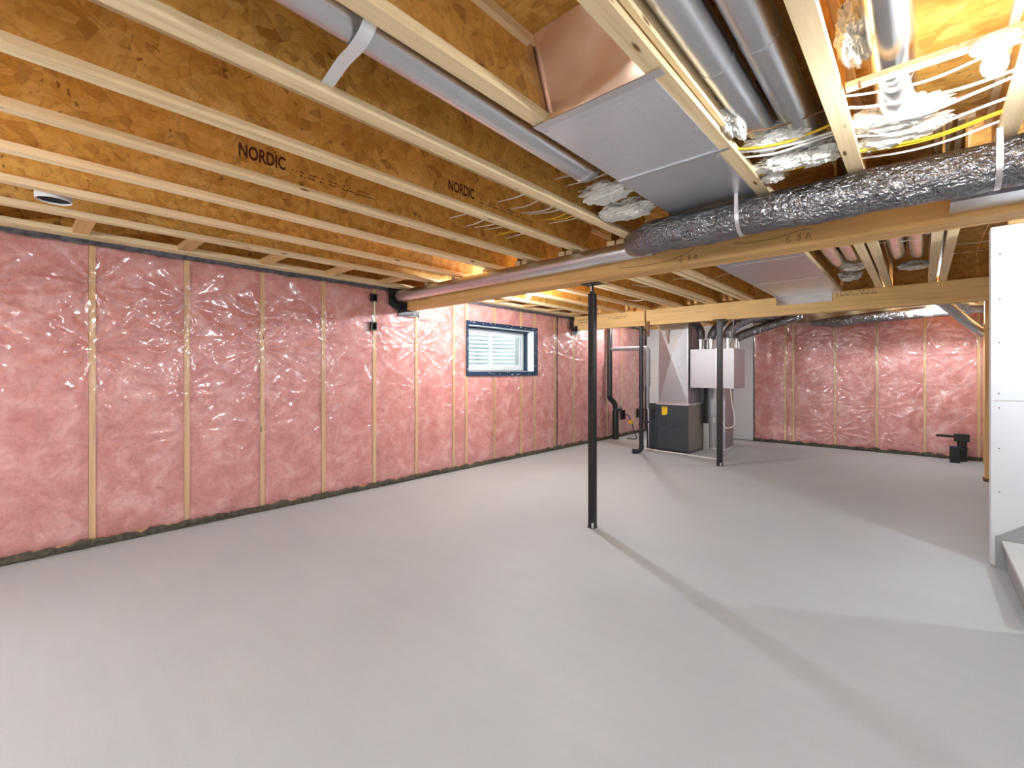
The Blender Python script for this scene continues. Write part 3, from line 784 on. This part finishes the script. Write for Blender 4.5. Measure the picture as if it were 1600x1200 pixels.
m.grid(14, 12, cl).build('end_closure', 'reflection_foil', pan)
m = MB(); m.grid(2, 14, lambda i, j: (3.598+0.035*i, 1.488-0.13*j-0.010*i, ZJ+(ZS-ZJ-0.01)*j)).build('tape_strip', 'tape', pan)
for x, y in ((3.59, 1.51), (3.585, 1.60), (4.055, 1.62), (4.058, 1.92), (4.05, 2.22)):
    MB().lathe([(0.006, 0), (0.006, 0.004)], (x, y, ZJ-0.013), 8).build('panel_screw', 'galv', pan)
# panning of the middle bay, folded down over the far beam
pan2 = thing('panned_duct', (3.68, 5.2, ZJ), 'silver sheet panel closing the middle joist bay, folded over the far beam', 'duct')
for ya, yb in ((3.43, 4.60), (4.60, 5.75), (5.75, 6.925)):
    B('bottom_panel', 'galv_soft', pan2, 3.335, 4.015, ya, yb+0.01, ZJ-0.005, ZJ-0.0015)
    B('cross_seam', 'galv', pan2, 3.335, 4.02, yb-0.006, yb+0.006, ZJ-0.009, ZJ-0.005)
B('folded_end', 'galv_shiny', pan2, 3.30, 3.92, 6.9265, 6.9285, 2.245, ZJ-0.002)
B('side_lip', 'galv', pan2, 3.325, 3.338, 3.43, 6.92, ZJ-0.02, ZJ-0.002)

# ------------------------------------------------------------------ dark flexible duct and the round pipe along the near beam
YF = 2.86; ZF = 2.240
def flexr(r0, seed, pinch=()):
    def fn(t_, a):
        r = r0*(1+0.06*mnoise.noise(Vector((t_*26, math.cos(a)*1.4, math.sin(a)*1.4+seed)))+0.02*mnoise.noise(Vector((t_*90, math.cos(a)*3, math.sin(a)*3+seed))))
        for p, wd in pinch:
            r *= 1-0.07*math.exp(-((t_-p)/wd)**2)
        return r
    return fn
fx = thing('flexible_duct', (4.3, YF, ZF), 'fat dark foil-wrapped flexible duct running along the near timber beam', 'flexible duct')
pth = [(3.235, 3.02, 2.262), (3.27, 2.97, 2.258), (3.33, 2.91, ZF), (3.40, 2.87, ZF)]+[(3.40+0.02*i, YF+0.012*math.sin(i*0.11), ZF+0.004*math.sin(i*0.23)) for i in range(1, 116)]
Lf = len(pth)
t1 = (3.985-3.3)/(5.7-3.3); 
def tx(x): return min(range(Lf), key=lambda i: abs(pth[i][0]-x))/(Lf-1)
fl_ = flexr(0.106, 3, ((tx(3.985), 0.012), (tx(5.01), 0.012)))
MB().tube(pth, 0.1, 40, True, lambda t_, a: fl_(t_, a)*(0.82+0.18*min(1, t_/0.05))).build('jacket', 'jacket', fx)
for x in (3.985, 5.01):
    i = int(tx(x)*(Lf-1)); p = pth[i]
    sp_ = MB().tube([(p[0]-0.010, p[1], p[2]), (p[0]+0.010, p[1], p[2])], 0.1045, 32).build('strap', 'tape', fx)
    B('strap_tail', 'tape', sp_, p[0]-0.010, p[0]+0.010, p[1]-0.108, p[1]-0.104, p[2], ZJ-0.001)
duct('round_duct', [(0.10+3.2*i/16, 3.155, 2.262+0.004*(i/16)) for i in range(17)], 0.066, 'silver round duct along the top of the near beam toward the pink wall', 'galv', seams=(0.3, 0.62, 0.93))
o = MB().box(4.86, 5.9, 3.0, 3.225, 2.150, 2.156).box(4.86, 5.9, 3.0, 3.004, 2.156, 2.172).build('metal_tray', 'galv_soft')
tag(o, 'thin silver metal tray edge below the dark flexible duct at right', 'metal tray')

# wood batten beside the paired ducts
tag(B('wood_batten', 'flange', None, 4.128, 4.146, 0.2, 2.12, 2.385, 2.47), 'thin wooden batten left of the side-by-side round ducts', 'wood strip')

# ------------------------------------------------------------------ insulation tufts round the duct ends
def tuft(c_, size, seed, label, rot=0.0):
    rnd = random.Random(seed); m = MB(); m.smooth = True
    nu, nv = 56, 36
    for i in range(nu):
        for j in range(nv+1):
            a = 2*PI*i/nu; ph = PI*j/nv
            d = Vector((math.cos(a)*math.sin(ph), math.sin(a)*math.sin(ph), math.cos(ph)))
            e = 0.8
            d2 = Vector([math.copysign(abs(q)**e, q) for q in d])
            k_ = 1.12+0.36*mnoise.noise(d*1.7+Vector((seed, 0, 0)))+0.26*mnoise.noise(d*4.0+Vector((0, seed, 0)))+0.20*mnoise.noise(d*9+Vector((0, 0, seed)))+0.12*mnoise.noise(d*19+Vector((0, 0, seed)))
            q = Vector((d2.x*size[0]*k_, d2.y*size[1]*k_, d2.z*size[2]*k_))
            ca, sa = math.cos(rot), math.sin(rot)
            m.v.append((c_[0]+q.x*ca-q.y*sa, c_[1]+q.x*sa+q.y*ca, c_[2]+q.z))
    for i in range(nu):
        for j in range(nv):
            i2 = (i+1) % nu; m.f.append((i*(nv+1)+j, i*(nv+1)+j+1, i2*(nv+1)+j+1, i2*(nv+1)+j))
    o = m.build('insulation_tuft', 'fluff'); tag(o, label, 'insulation', 'white insulation tufts in the joist bays'); return o
tuft((3.36, 2.40, 2.42), (0.14, 0.085, 0.035), 1, 'white insulation tuft at the end of the lone silver duct, farther from the beam')
tuft((3.33, 2.70, 2.40), (0.15, 0.10, 0.035), 2, 'white insulation tuft beside the foil panel, just above the flexible duct end')
tuft((4.255, 2.36, 2.425), (0.115, 0.075, 0.035), 3, 'white insulation tuft wrapped over the left duct of the pair', 0.1)
tuft((4.24, 2.60, 2.40), (0.10, 0.06, 0.035), 4, 'white insulation tuft left of the thick joist, above the flexible duct')
tuft((4.385, 2.63, 2.41), (0.085, 0.09, 0.04), 5, 'white insulation tuft against the left side of the thick joist', 0.2)
tuft((4.155, 2.10, 2.44), (0.035, 0.10, 0.06), 6, 'upright white insulation tuft beside the wooden batten')
tuft((4.66, 2.50, 2.43), (0.14, 0.055, 0.04), 7, 'upper white insulation tuft right of the thick joist')
tuft((4.67, 2.66, 2.42), (0.14, 0.055, 0.04), 8, 'lower white insulation tuft right of the thick joist')
tuft((4.585, 1.95, 2.50), (0.04, 0.12, 0.06), 9, 'white insulation tuft high beside the shiny round duct')
tuft((4.17, 2.72, 2.39), (0.04, 0.05, 0.03), 10, 'small white insulation tuft at the foot of the joist by the foil panel')

# ------------------------------------------------------------------ cables threaded through the joists
def cable(pts, r, mat, label, group='cables threaded through the joists'):
    o = MB().tube(smooth_path(pts, 7), r, 7).build('cable', mat); tag(o, label, 'cable', group); return o
def thread(y, z, x0, x1, sag, dy, seed, dx=0.5):
    rnd = random.Random(seed); pts = []; n = max(2, int(abs(x1-x0)/0.245))
    for i in range(n+1):
        x = x0+(x1-x0)*i/n
        pts.append((x, y+dy*abs(x-x0)+rnd.uniform(-0.02, 0.02), z-(sag if i % 2 else 0)+rnd.uniform(-0.012, 0.012)))
    return pts
W_ = 'white cable'
cable([(4.51, 2.17, 2.42), (4.62, 2.19, 2.40), (4.78, 2.20, 2.385), (4.95, 2.20, 2.41), (5.25, 2.18, 2.44)], 0.0042, 'white_cable', 'thin upper white cable running right from the thick joist to the bulb')
cable([(4.51, 2.24, 2.41), (4.60, 2.26, 2.385), (4.76, 2.30, 2.375), (4.92, 2.34, 2.385), (5.25, 2.36, 2.43)], 0.0055, 'white_cable', 'second white cable down, right of the thick joist')
cable([(4.51, 2.36, 2.40), (4.62, 2.40, 2.375), (4.76, 2.44, 2.37), (4.9, 2.42, 2.385), (5.25, 2.34, 2.42)], 0.0055, 'white_cable', 'third white cable down, curving right of the thick joist')
cable([(4.51, 2.52, 2.40), (4.66, 2.56, 2.375), (4.8, 2.58, 2.37), (4.95, 2.57, 2.39), (5.25, 2.55, 2.42)], 0.0055, 'white_cable', 'white cable just above the yellow cables right of the thick joist')
cable([(4.04, 2.66, 2.40), (4.25, 2.68, 2.38), (4.51, 2.67, 2.38), (4.68, 2.69, 2.372), (4.82, 2.69, 2.37), (4.98, 2.66, 2.385), (5.25, 2.64, 2.42)], 0.0055, 'yellow_cable', 'upper yellow cable above the flexible duct, right of the thick joist')
cable([(4.51, 2.69, 2.385), (4.68, 2.71, 2.370), (4.82, 2.705, 2.368), (4.98, 2.675, 2.385), (5.25, 2.66, 2.42)], 0.0055, 'yellow_cable', 'lower yellow cable above the flexible duct, right of the thick joist')
cable([(4.51, 2.78, 2.39), (4.7, 2.80, 2.372), (4.86, 2.79, 2.372), (5.05, 2.77, 2.40), (5.25, 2.76, 2.42)], 0.0055, 'white_cable', 'lowest white cable lying just above the dark flexible duct')
cable([(4.62, 2.50, 2.44), (4.76, 2.52, 2.425), (4.95, 2.50, 2.43), (5.25, 2.46, 2.46)], 0.004, 'red_cable', 'thin red cable behind the white ones near the bulb')
cable([(4.09, 2.11, 2.405), (4.2, 2.16, 2.39), (4.33, 2.22, 2.40), (4.51, 2.26, 2.43)], 0.004, 'brown_strip', 'thin dark cable crossing below the paired ducts')
cable([(4.09, 2.30, 2.39), (4.22, 2.36, 2.378), (4.36, 2.40, 2.385), (4.51, 2.42, 2.40)], 0.0055, 'white_cable', 'upper white cable crossing below the paired ducts')
cable([(4.09, 2.38, 2.39), (4.24, 2.42, 2.375), (4.38, 2.43, 2.385), (4.51, 2.45, 2.40)], 0.0055, 'white_cable', 'lower white cable crossing below the paired ducts')
cable([(4.09, 2.27, 2.395), (4.18, 2.31, 2.38), (4.32, 2.36, 2.385), (4.51, 2.36, 2.41)], 0.0055, 'yellow_cable', 'yellow cable crossing below the paired ducts')
rnd = random.Random(12)
specs = [(2.16, 'white_cable'), (2.30, 'white_cable'), (2.42, 'white_cable'), (2.52, 'white_cable'), (2.62, 'yellow_cable'), (2.68, 'yellow_cable'), (2.76, 'white_cable')]
names = ['first', 'second', 'third', 'fourth', 'fifth', 'sixth', 'seventh']
for i, (y, mt) in enumerate(specs):
    xs = 1.7+0.15*i
    o = cable(thread(y, 2.50, 3.60, 2.12-0.14*(i % 3), 0.03, 0.05, 40+i), 0.0042, mt,
          '%s cable left of the foil panel, counted from the camera toward the near beam' % names[i], 'cables left of the foil panel')
# cables of the middle bays
cable(thread(5.35, 2.47, 2.0, 3.43, 0.05, 0.1, 61), 0.0045, 'white_cable', 'white cable sagging between the middle joists left of the silver panel')
cable(thread(4.95, 2.46, 4.45, 4.90, 0.03, -0.2, 62), 0.0045, 'white_cable', 'white cable crossing the ducts in the middle bay right of the panel')
cable([(4.93, 5.5, 2.47), (5.1, 5.55, 2.455), (5.4, 5.6, 2.47)], 0.0045, 'white_cable', 'white cable crossing the bare bay beside the drywall top')
cable([(1.44, 6.1, 2.44), (1.62, 6.12, 2.40), (1.75, 6.15, 2.395), (1.88, 6.18, 2.44)], 0.0045, 'white_cable', 'short white cable loop drooping just before the far beam')

# ducts in the middle bays
for j, (xa, xb, word) in enumerate(((4.13, 4.27, 'left'), (4.585, 4.73, 'right'))):
    duct('round_duct', runs(xa, 3.5, 2.475, xa, 5.7, 2.47), 0.062, 'silver round duct behind the near beam, left one of the %s middle pair' % word, 'galv_shiny', group='middle bay ducts', seams=(0.5,))
    duct('round_duct', runs(xb, 3.5, 2.475, xb, 5.5 if j == 0 else 5.75, 2.47), 0.062, 'silver round duct behind the near beam, right one of the %s middle pair' % word, 'galv_shiny', group='middle bay ducts', seams=(0.45,))
tuft((4.245, 5.82, 2.44), (0.10, 0.10, 0.03), 21, 'white insulation tuft below the left middle pair of ducts')
tuft((4.17, 6.25, 2.42), (0.09, 0.10, 0.04), 22, 'white insulation block before the far beam, left middle bay')
tuft((4.70, 6.05, 2.41), (0.11, 0.09, 0.03), 23, 'white insulation tuft below the right middle pair of ducts', 0.5)

# black round register collar between the joists near the pink wall
rc = thing('register_collar', (0.80, 0.19, 2.42), 'short white round collar with a black opening between joists near the pink wall', 'duct collar')
m = MB(); m.smooth = True; seg = 28
for r, z in ((0.082, ZS), (0.082, 2.367), (0.078, 2.363), (0.074, 2.367), (0.074, 2.50)):
    for k in range(seg): m.v.append((0.925+r*math.cos(2*PI*k/seg), 0.185+r*math.sin(2*PI*k/seg), z))
for i in range(4):
    for k in range(seg): k2 = (k+1) % seg; m.f.append((i*seg+k, i*seg+k2, (i+1)*seg+k2, (i+1)*seg+k))
m.build('collar', 'white_pvc', rc)
MB().lathe([(0.0735, 0), (0.0735, 0.004)], (0.925, 0.185, 2.372), 28).build('dark_opening', 'dark', rc)

# ------------------------------------------------------------------ furnace corner
fu = thing('furnace', (1.53, 7.85, 0), 'dark slate furnace cabinet standing on the floor with a yellow sticker', 'furnace')
B('cabinet', 'furnace_side', fu, 1.195, 1.885, 7.565, 8.22, 0.02, 0.80, bevel=0.006)
udoor = B('upper_door', 'furnace', fu, 1.345, 1.883, 7.545, 7.566, 0.415, 0.795, bevel=0.004)
B('lower_door', 'furnace', fu, 1.345, 1.883, 7.545, 7.566, 0.025, 0.41, bevel=0.004)
B('side_column', 'furnace', fu, 1.192, 1.342, 7.550, 7.566, 0.025, 0.815, bevel=0.004)
B('foot_rail', 'black_steel', fu, 1.21, 1.87, 7.60, 8.2, 0.0, 0.02)
B('top_rim', 'galv', fu, 1.33, 1.90, 7.545, 8.20, 0.80, 0.832)
m = MB(); m.poly_prism([(z, x) for x, z in ((1.43, 0.765), (1.53, 0.765), (1.53, 0.66), (1.515, 0.635), (1.49, 0.62), (1.43, 0.62))], 1, 7.541, 7.5448); stk = m.build('sticker', 'yellow', fu); stk['label'] = 'yellow sticker'
B('sticker_band', 'ink_grey', stk, 1.437, 1.523, 7.5400, 7.5408, 0.742, 0.748)
for z, r in ((0.70, 0.03), (0.585, 0.013), (0.555, 0.013)):
    m = MB(); m.lathe([(r, 0), (r, 0.03), (r*0.7, 0.04)], (0, 0, 0), 14); o = m.build('port', 'screw', fu)
    o.matrix_parent_inverse = Matrix(); o.matrix_basis = Matrix.Translation(Vector((1.285, 7.552, z))-Vector(fu.location)) @ Matrix.Rotation(PI/2, 4, 'X')
for x in (1.50, 1.58): B('latch', 'black_steel', udoor, x-0.008, x+0.008, 7.538, 7.546, 0.50, 0.53)
for z in (0.30, 0.36, 0.43, 0.50, 0.56): B('knockout', 'black_steel', fu, 1.180, 1.196, 7.585, 7.63, z, z+0.035)
# supply plenum with cross-broken faces
pl = thing('supply_plenum', (1.58, 7.85, 0.83), 'tall silver sheet plenum with diagonal creases standing on the furnace', 'plenum')
x0, x1, y0, y1, z0, z1 = 1.345, 1.855, 7.60, 8.16, 0.834, 2.20
m = MB(); zc = 1.60; br_ = 0.07
m.v += [(x0, y0, z0), (x1, y0, z0), (x1, y0, z1), (x0, y0, z1), ((x0+x1)/2, y0-br_, zc), (x0, y1, z0), (x1, y1, z0), (x1, y1, z1), (x0, y1, z1)]
m.f += [(0, 1, 4), (1, 2, 4), (2, 3, 4), (3, 0, 4), (1, 6, 7, 2), (6, 5, 8, 7), (5, 0, 3, 8), (3, 2, 7, 8), (0, 5, 6, 1)]
m.build('plenum_body', 'galv_duct', pl)
B('side_flange', 'galv', pl, x1-0.004, x1+0.008, y0-0.006, y0+0.01, z0, z1)
B('seam_cap', 'galv', pl, x0-0.006, x0+0.006, y0-0.006, y0+0.008, z0, z1)
# supply trunk box beside it with take-offs
tb = thing('duct_trunk', (2.2, 7.95, 1.09), 'silver rectangular duct box hung beside the plenum above the return drop', 'duct box')
tx0, tx1, ty0, ty1, tz0, tz1 = 1.866, 2.56, 7.66, 8.24, 1.095, 1.735
B('trunk_body', 'galv_duct', tb, tx0, tx1, ty0, ty1, tz0, tz1, bevel=0.004)
B('drive_cleat', 'galv', tb, 2.285, 2.305, ty0-0.006, ty0+0.002, tz0, tz1)
for x, y, s_ in ((2.0, 7.8, 0.05), (2.15, 7.85, 0.05), (2.02, 8.05, 0.05), (2.42, 7.85, 0.055), (2.47, 8.1, 0.055)):
    MB().tube([(x, y, tz1), (x, y, tz1+0.17)], s_, 16).build('take_off', 'galv_shiny', tb)
# black flexible take-off ducts
def bflex(pts, r, label):
    o_ = thing('flexible_duct', pts[0], label, 'flexible duct', 'furnace flexible ducts')
    pa_ = smooth_path(pts, 10); f_ = flexr(r, pts[0][0]*9)
    MB().tube(pa_, r, 20, True, f_).build('jacket', 'jacket', o_)
    return o_
bflex([(2.0, 7.8, 1.91), (2.0, 7.8, 2.03), (1.98, 7.72, 2.12), (1.96, 7.5, 2.20), (1.9, 7.2, 2.25)], 0.062, 'dark flexible duct rising from the left take-off of the duct box')
bflex([(2.42, 7.85, 1.91), (2.43, 7.86, 2.0), (2.5, 7.95, 2.12), (2.7, 8.1, 2.24), (3.0, 8.3, 2.27)], 0.085, 'fat dark flexible duct curving right from the duct box')
bflex([(2.47, 8.1, 1.91), (2.55, 8.15, 1.97), (2.75, 8.22, 2.05), (3.0, 8.3, 2.14), (3.35, 8.4, 2.26)], 0.075, 'dark flexible duct slanting up to the right over the white panel')
bflex([(2.15, 7.85, 1.91), (2.18, 7.85, 2.02), (2.28, 7.8, 2.11), (2.42, 7.6, 2.18), (2.5, 7.3, 2.26)], 0.07, 'dark flexible duct bulging behind the furnace-side post')
cable([(2.5, 7.70, 1.735), (2.54, 7.62, 1.95), (2.585, 7.55, 2.16), (2.6, 7.5, 2.34)], 0.006, 'galv', 'straight wire hanging the duct box from the joists', 'hangers')
# return drop, filter slot and the bare strip
rd = thing('return_drop', (1.95, 8.45, 0), 'pale silver return duct standing behind the furnace below the duct box', 'duct')
B('drop_body', 'galv_duct', rd, 1.60, 2.235, 8.30, 8.75, 0.03, 1.10, bevel=0.004)
B('corner_seam', 'galv_shiny', rd, 2.05, 2.085, 8.292, 8.30, 0.03, 1.10)
B('foot', 'white_pvc', rd, 1.60, 2.235, 8.31, 8.74, 0.0, 0.03)
B('latch', 'white_pvc', rd, 2.04, 2.06, 8.283, 8.293, 0.48, 0.56)
fs = thing('filter_slot', (1.90, 8.25, 0.0), 'narrow black filter slot over a pale foot beside the furnace', 'filter slot')
B('slot_cover', 'black_steel', fs, 1.90, 1.955, 8.205, 8.285, 0.46, 1.10, bevel=0.004)
B('slot_foot', 'white_pvc', fs, 1.895, 1.97, 8.21, 8.28, 0.0, 0.455)
# white condensate line
cl_ = thing('condensate_pipe', (1.9, 7.45, 0.01), 'thin white drain line along the floor before the furnace and up its right side', 'pipe')
MB().tube([(1.13, 7.50, 0.014), (2.45, 7.32, 0.014)], 0.012, 8).build('floor_run', 'white_pvc', cl_)
MB().tube([(2.46, 7.32, 0.014), (2.46, 7.33, 0.55), (2.44, 7.36, 0.95)], 0.011, 8).build('riser', 'white_pvc', cl_)
MB().tube(smooth_path([(2.44, 7.36, 0.95), (2.40, 7.5, 1.05), (2.36, 7.6, 1.10)], 4), 0.006, 6).build('hose', 'white_pvc', cl_)
MB().tube([(1.14, 7.50, 0.01), (1.14, 7.52, 0.17)], 0.012, 8).build('riser', 'white_pvc', cl_)
cable([(2.50, 7.68, 1.10), (2.55, 7.6, 0.85), (2.62, 7.5, 0.62), (2.60, 7.45, 0.52), (2.50, 7.42, 0.50), (2.47, 7.40, 0.62)], 0.007, 'white_cable', 'looped white wire hanging below the duct box by the post', 'furnace wires')
# black drain pipe with an elbow foot
bp_ = thing('drain_pipe', (1.36, 7.08, 0), 'black plastic pipe dropping from the far beam to an elbow on the floor', 'pipe')
MB().tube([(1.258, 7.13, 2.34), (1.260, 7.12, 1.0), (1.270, 7.10, 0.12)], 0.036, 16).build('vertical_pipe', 'abs', bp_)
MB().tube([(1.260, 7.12, 1.14), (1.260, 7.118, 1.06)], 0.042, 16).build('coupling', 'abs', bp_)
MB().tube(smooth_path([(1.270, 7.10, 0.14), (1.270, 7.095, 0.08), (1.240, 7.05, 0.042), (1.160, 6.99, 0.040)], 6), 0.039, 16).build('foot_elbow', 'abs', bp_)
# drain stack at the pink wall
sk = thing('drain_stack', (0.12, 8.2, 0), 'black vertical drain stack with an offset and clean-out at the pink wall', 'pipe')
MB().tube([(0.10, 8.10, 2.34), (0.10, 8.10, 0.90)], 0.052, 18).build('upper_pipe', 'abs', sk)
MB().tube(smooth_path([(0.10, 8.10, 0.92), (0.10, 8.11, 0.84), (0.13, 8.22, 0.74), (0.14, 8.26, 0.62), (0.14, 8.26, 0.55)], 6), 0.054, 18).build('offset_bend', 'abs', sk)
MB().tube([(0.14, 8.26, 0.58), (0.14, 8.26, 0.0)], 0.064, 18).build('lower_pipe', 'abs', sk)
MB().tube([(0.16, 8.26, 0.60), (0.24, 8.33, 0.62)], 0.045, 14).build('clean_out', 'abs', sk)
# grey vent pipe from furnace to stack
vp = thing('vent_pipe', (0.95, 8.0, 0.8), 'grey plastic vent pipe bending from the furnace top toward the wall', 'pipe')
MB().tube([(1.03, 7.85, 0.70), (1.03, 7.85, 1.15)], 0.028, 14).build('lower_riser', 'pvc', vp)
MB().tube(smooth_path([(1.03, 7.85, 1.13), (1.03, 7.85, 1.7), (1.025, 7.855, 1.76), (0.985, 7.87, 1.795), (0.93, 7.88, 1.80)], 6), 0.042, 16).build('upper_riser', 'pvc', vp)
MB().tube([(0.95, 7.878, 1.80), (0.16, 8.10, 1.82)], 0.040, 16).build('cross_run', 'pvc', vp)
MB().tube([(1.03, 7.85, 1.18), (1.03, 7.85, 1.10)], 0.046, 16).build('coupling', 'pvc', vp)
MB().tube([(1.20, 8.0, 2.3), (1.20, 8.0, 0.84)], 0.014, 10).build('gas_riser', 'black_steel', vp)
gp = thing('gas_pipe', (1.05, 7.7, 0.4), 'thin black gas pipe loop left of the furnace', 'pipe')
MB().tube(smooth_path([(1.20, 7.62, 0.47), (1.06, 7.63, 0.47), (1.045, 7.63, 0.49), (1.045, 7.63, 0.68), (1.05, 7.64, 0.70), (1.10, 7.66, 0.70)], 4), 0.014, 8).build('gas_loop', 'black_steel', gp)
MB().tube([(1.10, 7.66, 0.70), (1.10, 7.70, 0.0)], 0.013, 8).build('gas_leg', 'black_steel', gp)

# ------------------------------------------------------------------ small things on the pink wall
def ebox(y, z, wv, h, label, x=0.012):
    e = thing('electrical_box', (x, y, z), label, 'electrical box', 'electrical boxes on the pink wall')
    m = MB(); tk = 0.012
    m.box(x, x+0.04, y-wv/2, y+wv/2, z+h/2-tk, z+h/2).box(x, x+0.04, y-wv/2, y+wv/2, z-h/2, z-h/2+tk).box(x, x+0.04, y-wv/2, y-wv/2+tk, z-h/2+tk, z+h/2-tk).box(x, x+0.04, y+wv/2-tk, y+wv/2, z-h/2+tk, z+h/2-tk)
    m.build('box_rim', 'abs', e); B('box_back', 'dark', e, x, x+0.008, y-wv/2+tk, y+wv/2-tk, z-h/2+tk, z+h/2-tk); return e
ebox(2.845, 2.215, 0.075, 0.085, 'upper small black box on the pink wall left of the near beam end')
ebox(2.845, 1.885, 0.075, 0.10, 'lower small black box on the pink wall left of the near beam end')
cable([(0.045, 2.85, 2.175), (0.040, 2.855, 2.05), (0.042, 2.852, 1.93)], 0.006, 'white_cable', 'short cable joining the two black boxes on the pink wall', 'box cable')
ebox(8.77, 0.455, 0.13, 0.20, 'black box frame low on the pink wall beside the drain stack')
ebox(9.50, 0.445, 0.13, 0.20, 'black box frame low on the pink wall behind the drain pipe')
pt = thing('pigtail_cable', (0.06, 8.8, 0.45), 'dark cable with a yellow tag running from wall box to floor', 'cable')
MB().tube(smooth_path([(0.05, 8.80, 0.45), (0.12, 8.82, 0.45), (0.25, 8.72, 0.33), (0.40, 8.55, 0.15), (0.48, 8.5, 0.02), (0.30, 8.45, 0.012)], 6), 0.010, 8).build('cord', 'black_steel', pt)
B('tag', 'yellow', pt, 0.22, 0.29, 8.66, 8.74, 0.29, 0.36)
# wooden stick and wire hanging in front of the far beam
hs = thing('hanging_stick', (1.46, 6.90, 2.0), 'short brown stick with a wire hanging across the far beam', 'stick')
B('stick', 'brown_strip', hs, 1.468, 1.498, 6.90, 6.925, 1.93, 2.17)
MB().tube(smooth_path([(1.44, 6.915, 2.40), (1.425, 6.91, 2.28), (1.44, 6.905, 2.12), (1.465, 6.90, 1.98)], 5), 0.008, 7).build('wire', 'brown_strip', hs)

# ------------------------------------------------------------------ back of the room
bk = thing('flexible_duct', (4.6, 9.2, 2.2), 'dark foil flexible duct lying along the top of the far pink wall', 'flexible duct')
pb = [(3.35+0.05*i, 9.02, 2.175-0.02*math.exp(-((i-8)/5.0)**2)+0.002*i) for i in range(40)]
ff = flexr(0.085, 5, ((0.34, 0.02),))
MB().tube(pb, 0.085, 22, True, lambda t_, a: ff(t_, a)*(0.35+0.65*min(1, t_/0.16))).build('jacket', 'jacket', bk)
tk2 = thing('rectangular_duct', (3.8, 8.9, 2.24), 'long flat silver duct running under the far joists toward the bulb', 'duct')
B('duct_body', 'galv_shiny', tk2, 2.75, 5.2, 9.12, 9.42, 2.19, 2.352, bevel=0.003)
for x in (3.3, 3.9, 4.5): B('joint_band', 'galv', tk2, x-0.012, x+0.012, 9.115, 9.425, 2.186, 2.354)
sd_ = duct('round_duct', smooth_path([(4.86, 8.0, 2.33), (5.0, 8.1, 2.20), (5.17, 8.2, 2.02), (5.30, 8.28, 1.90), (5.40, 8.32, 1.86), (5.75, 8.36, 1.87)], 6), 0.062, 'silver round duct slanting down into the stud partition at far right', 'galv', seams=(0.18, 0.6))
bflex([(5.05, 8.6, 2.33), (5.15, 8.7, 2.27), (5.3, 8.8, 2.22), (5.5, 8.9, 2.22)], 0.06, 'short foil duct end beside the slanting round duct')
# rough-in: black standpipe with a side arm, and a dark block on the floor before it
ri = thing('standpipe', (5.22, 9.72, 0), 'black standpipe with a side arm rising at the far right pink wall', 'pipe')
MB().tube([(5.21, 9.72, 0.0), (5.21, 9.72, 0.30)], 0.058, 16).build('pipe', 'abs', ri)
MB().tube([(5.21, 9.72, 0.17), (5.21, 9.72, 0.20)], 0.066, 16).build('collar', 'abs', ri)
B('head', 'abs', ri, 5.12, 5.29, 9.66, 9.78, 0.30, 0.415, bevel=0.01)
MB().tube([(5.13, 9.70, 0.372), (4.92, 9.66, 0.378)], 0.019, 12).build('side_arm', 'abs', ri)
bb = thing('floor_block', (5.12, 9.50, 0), 'small dark upright block on the floor before the black standpipe', 'block')
B('block_body', 'black_steel', bb, 5.065, 5.18, 9.47, 9.52, 0.0, 0.235, bevel=0.006)
B('block_cap', 'navy', bb, 5.063, 5.182, 9.466, 9.524, 0.225, 0.245)
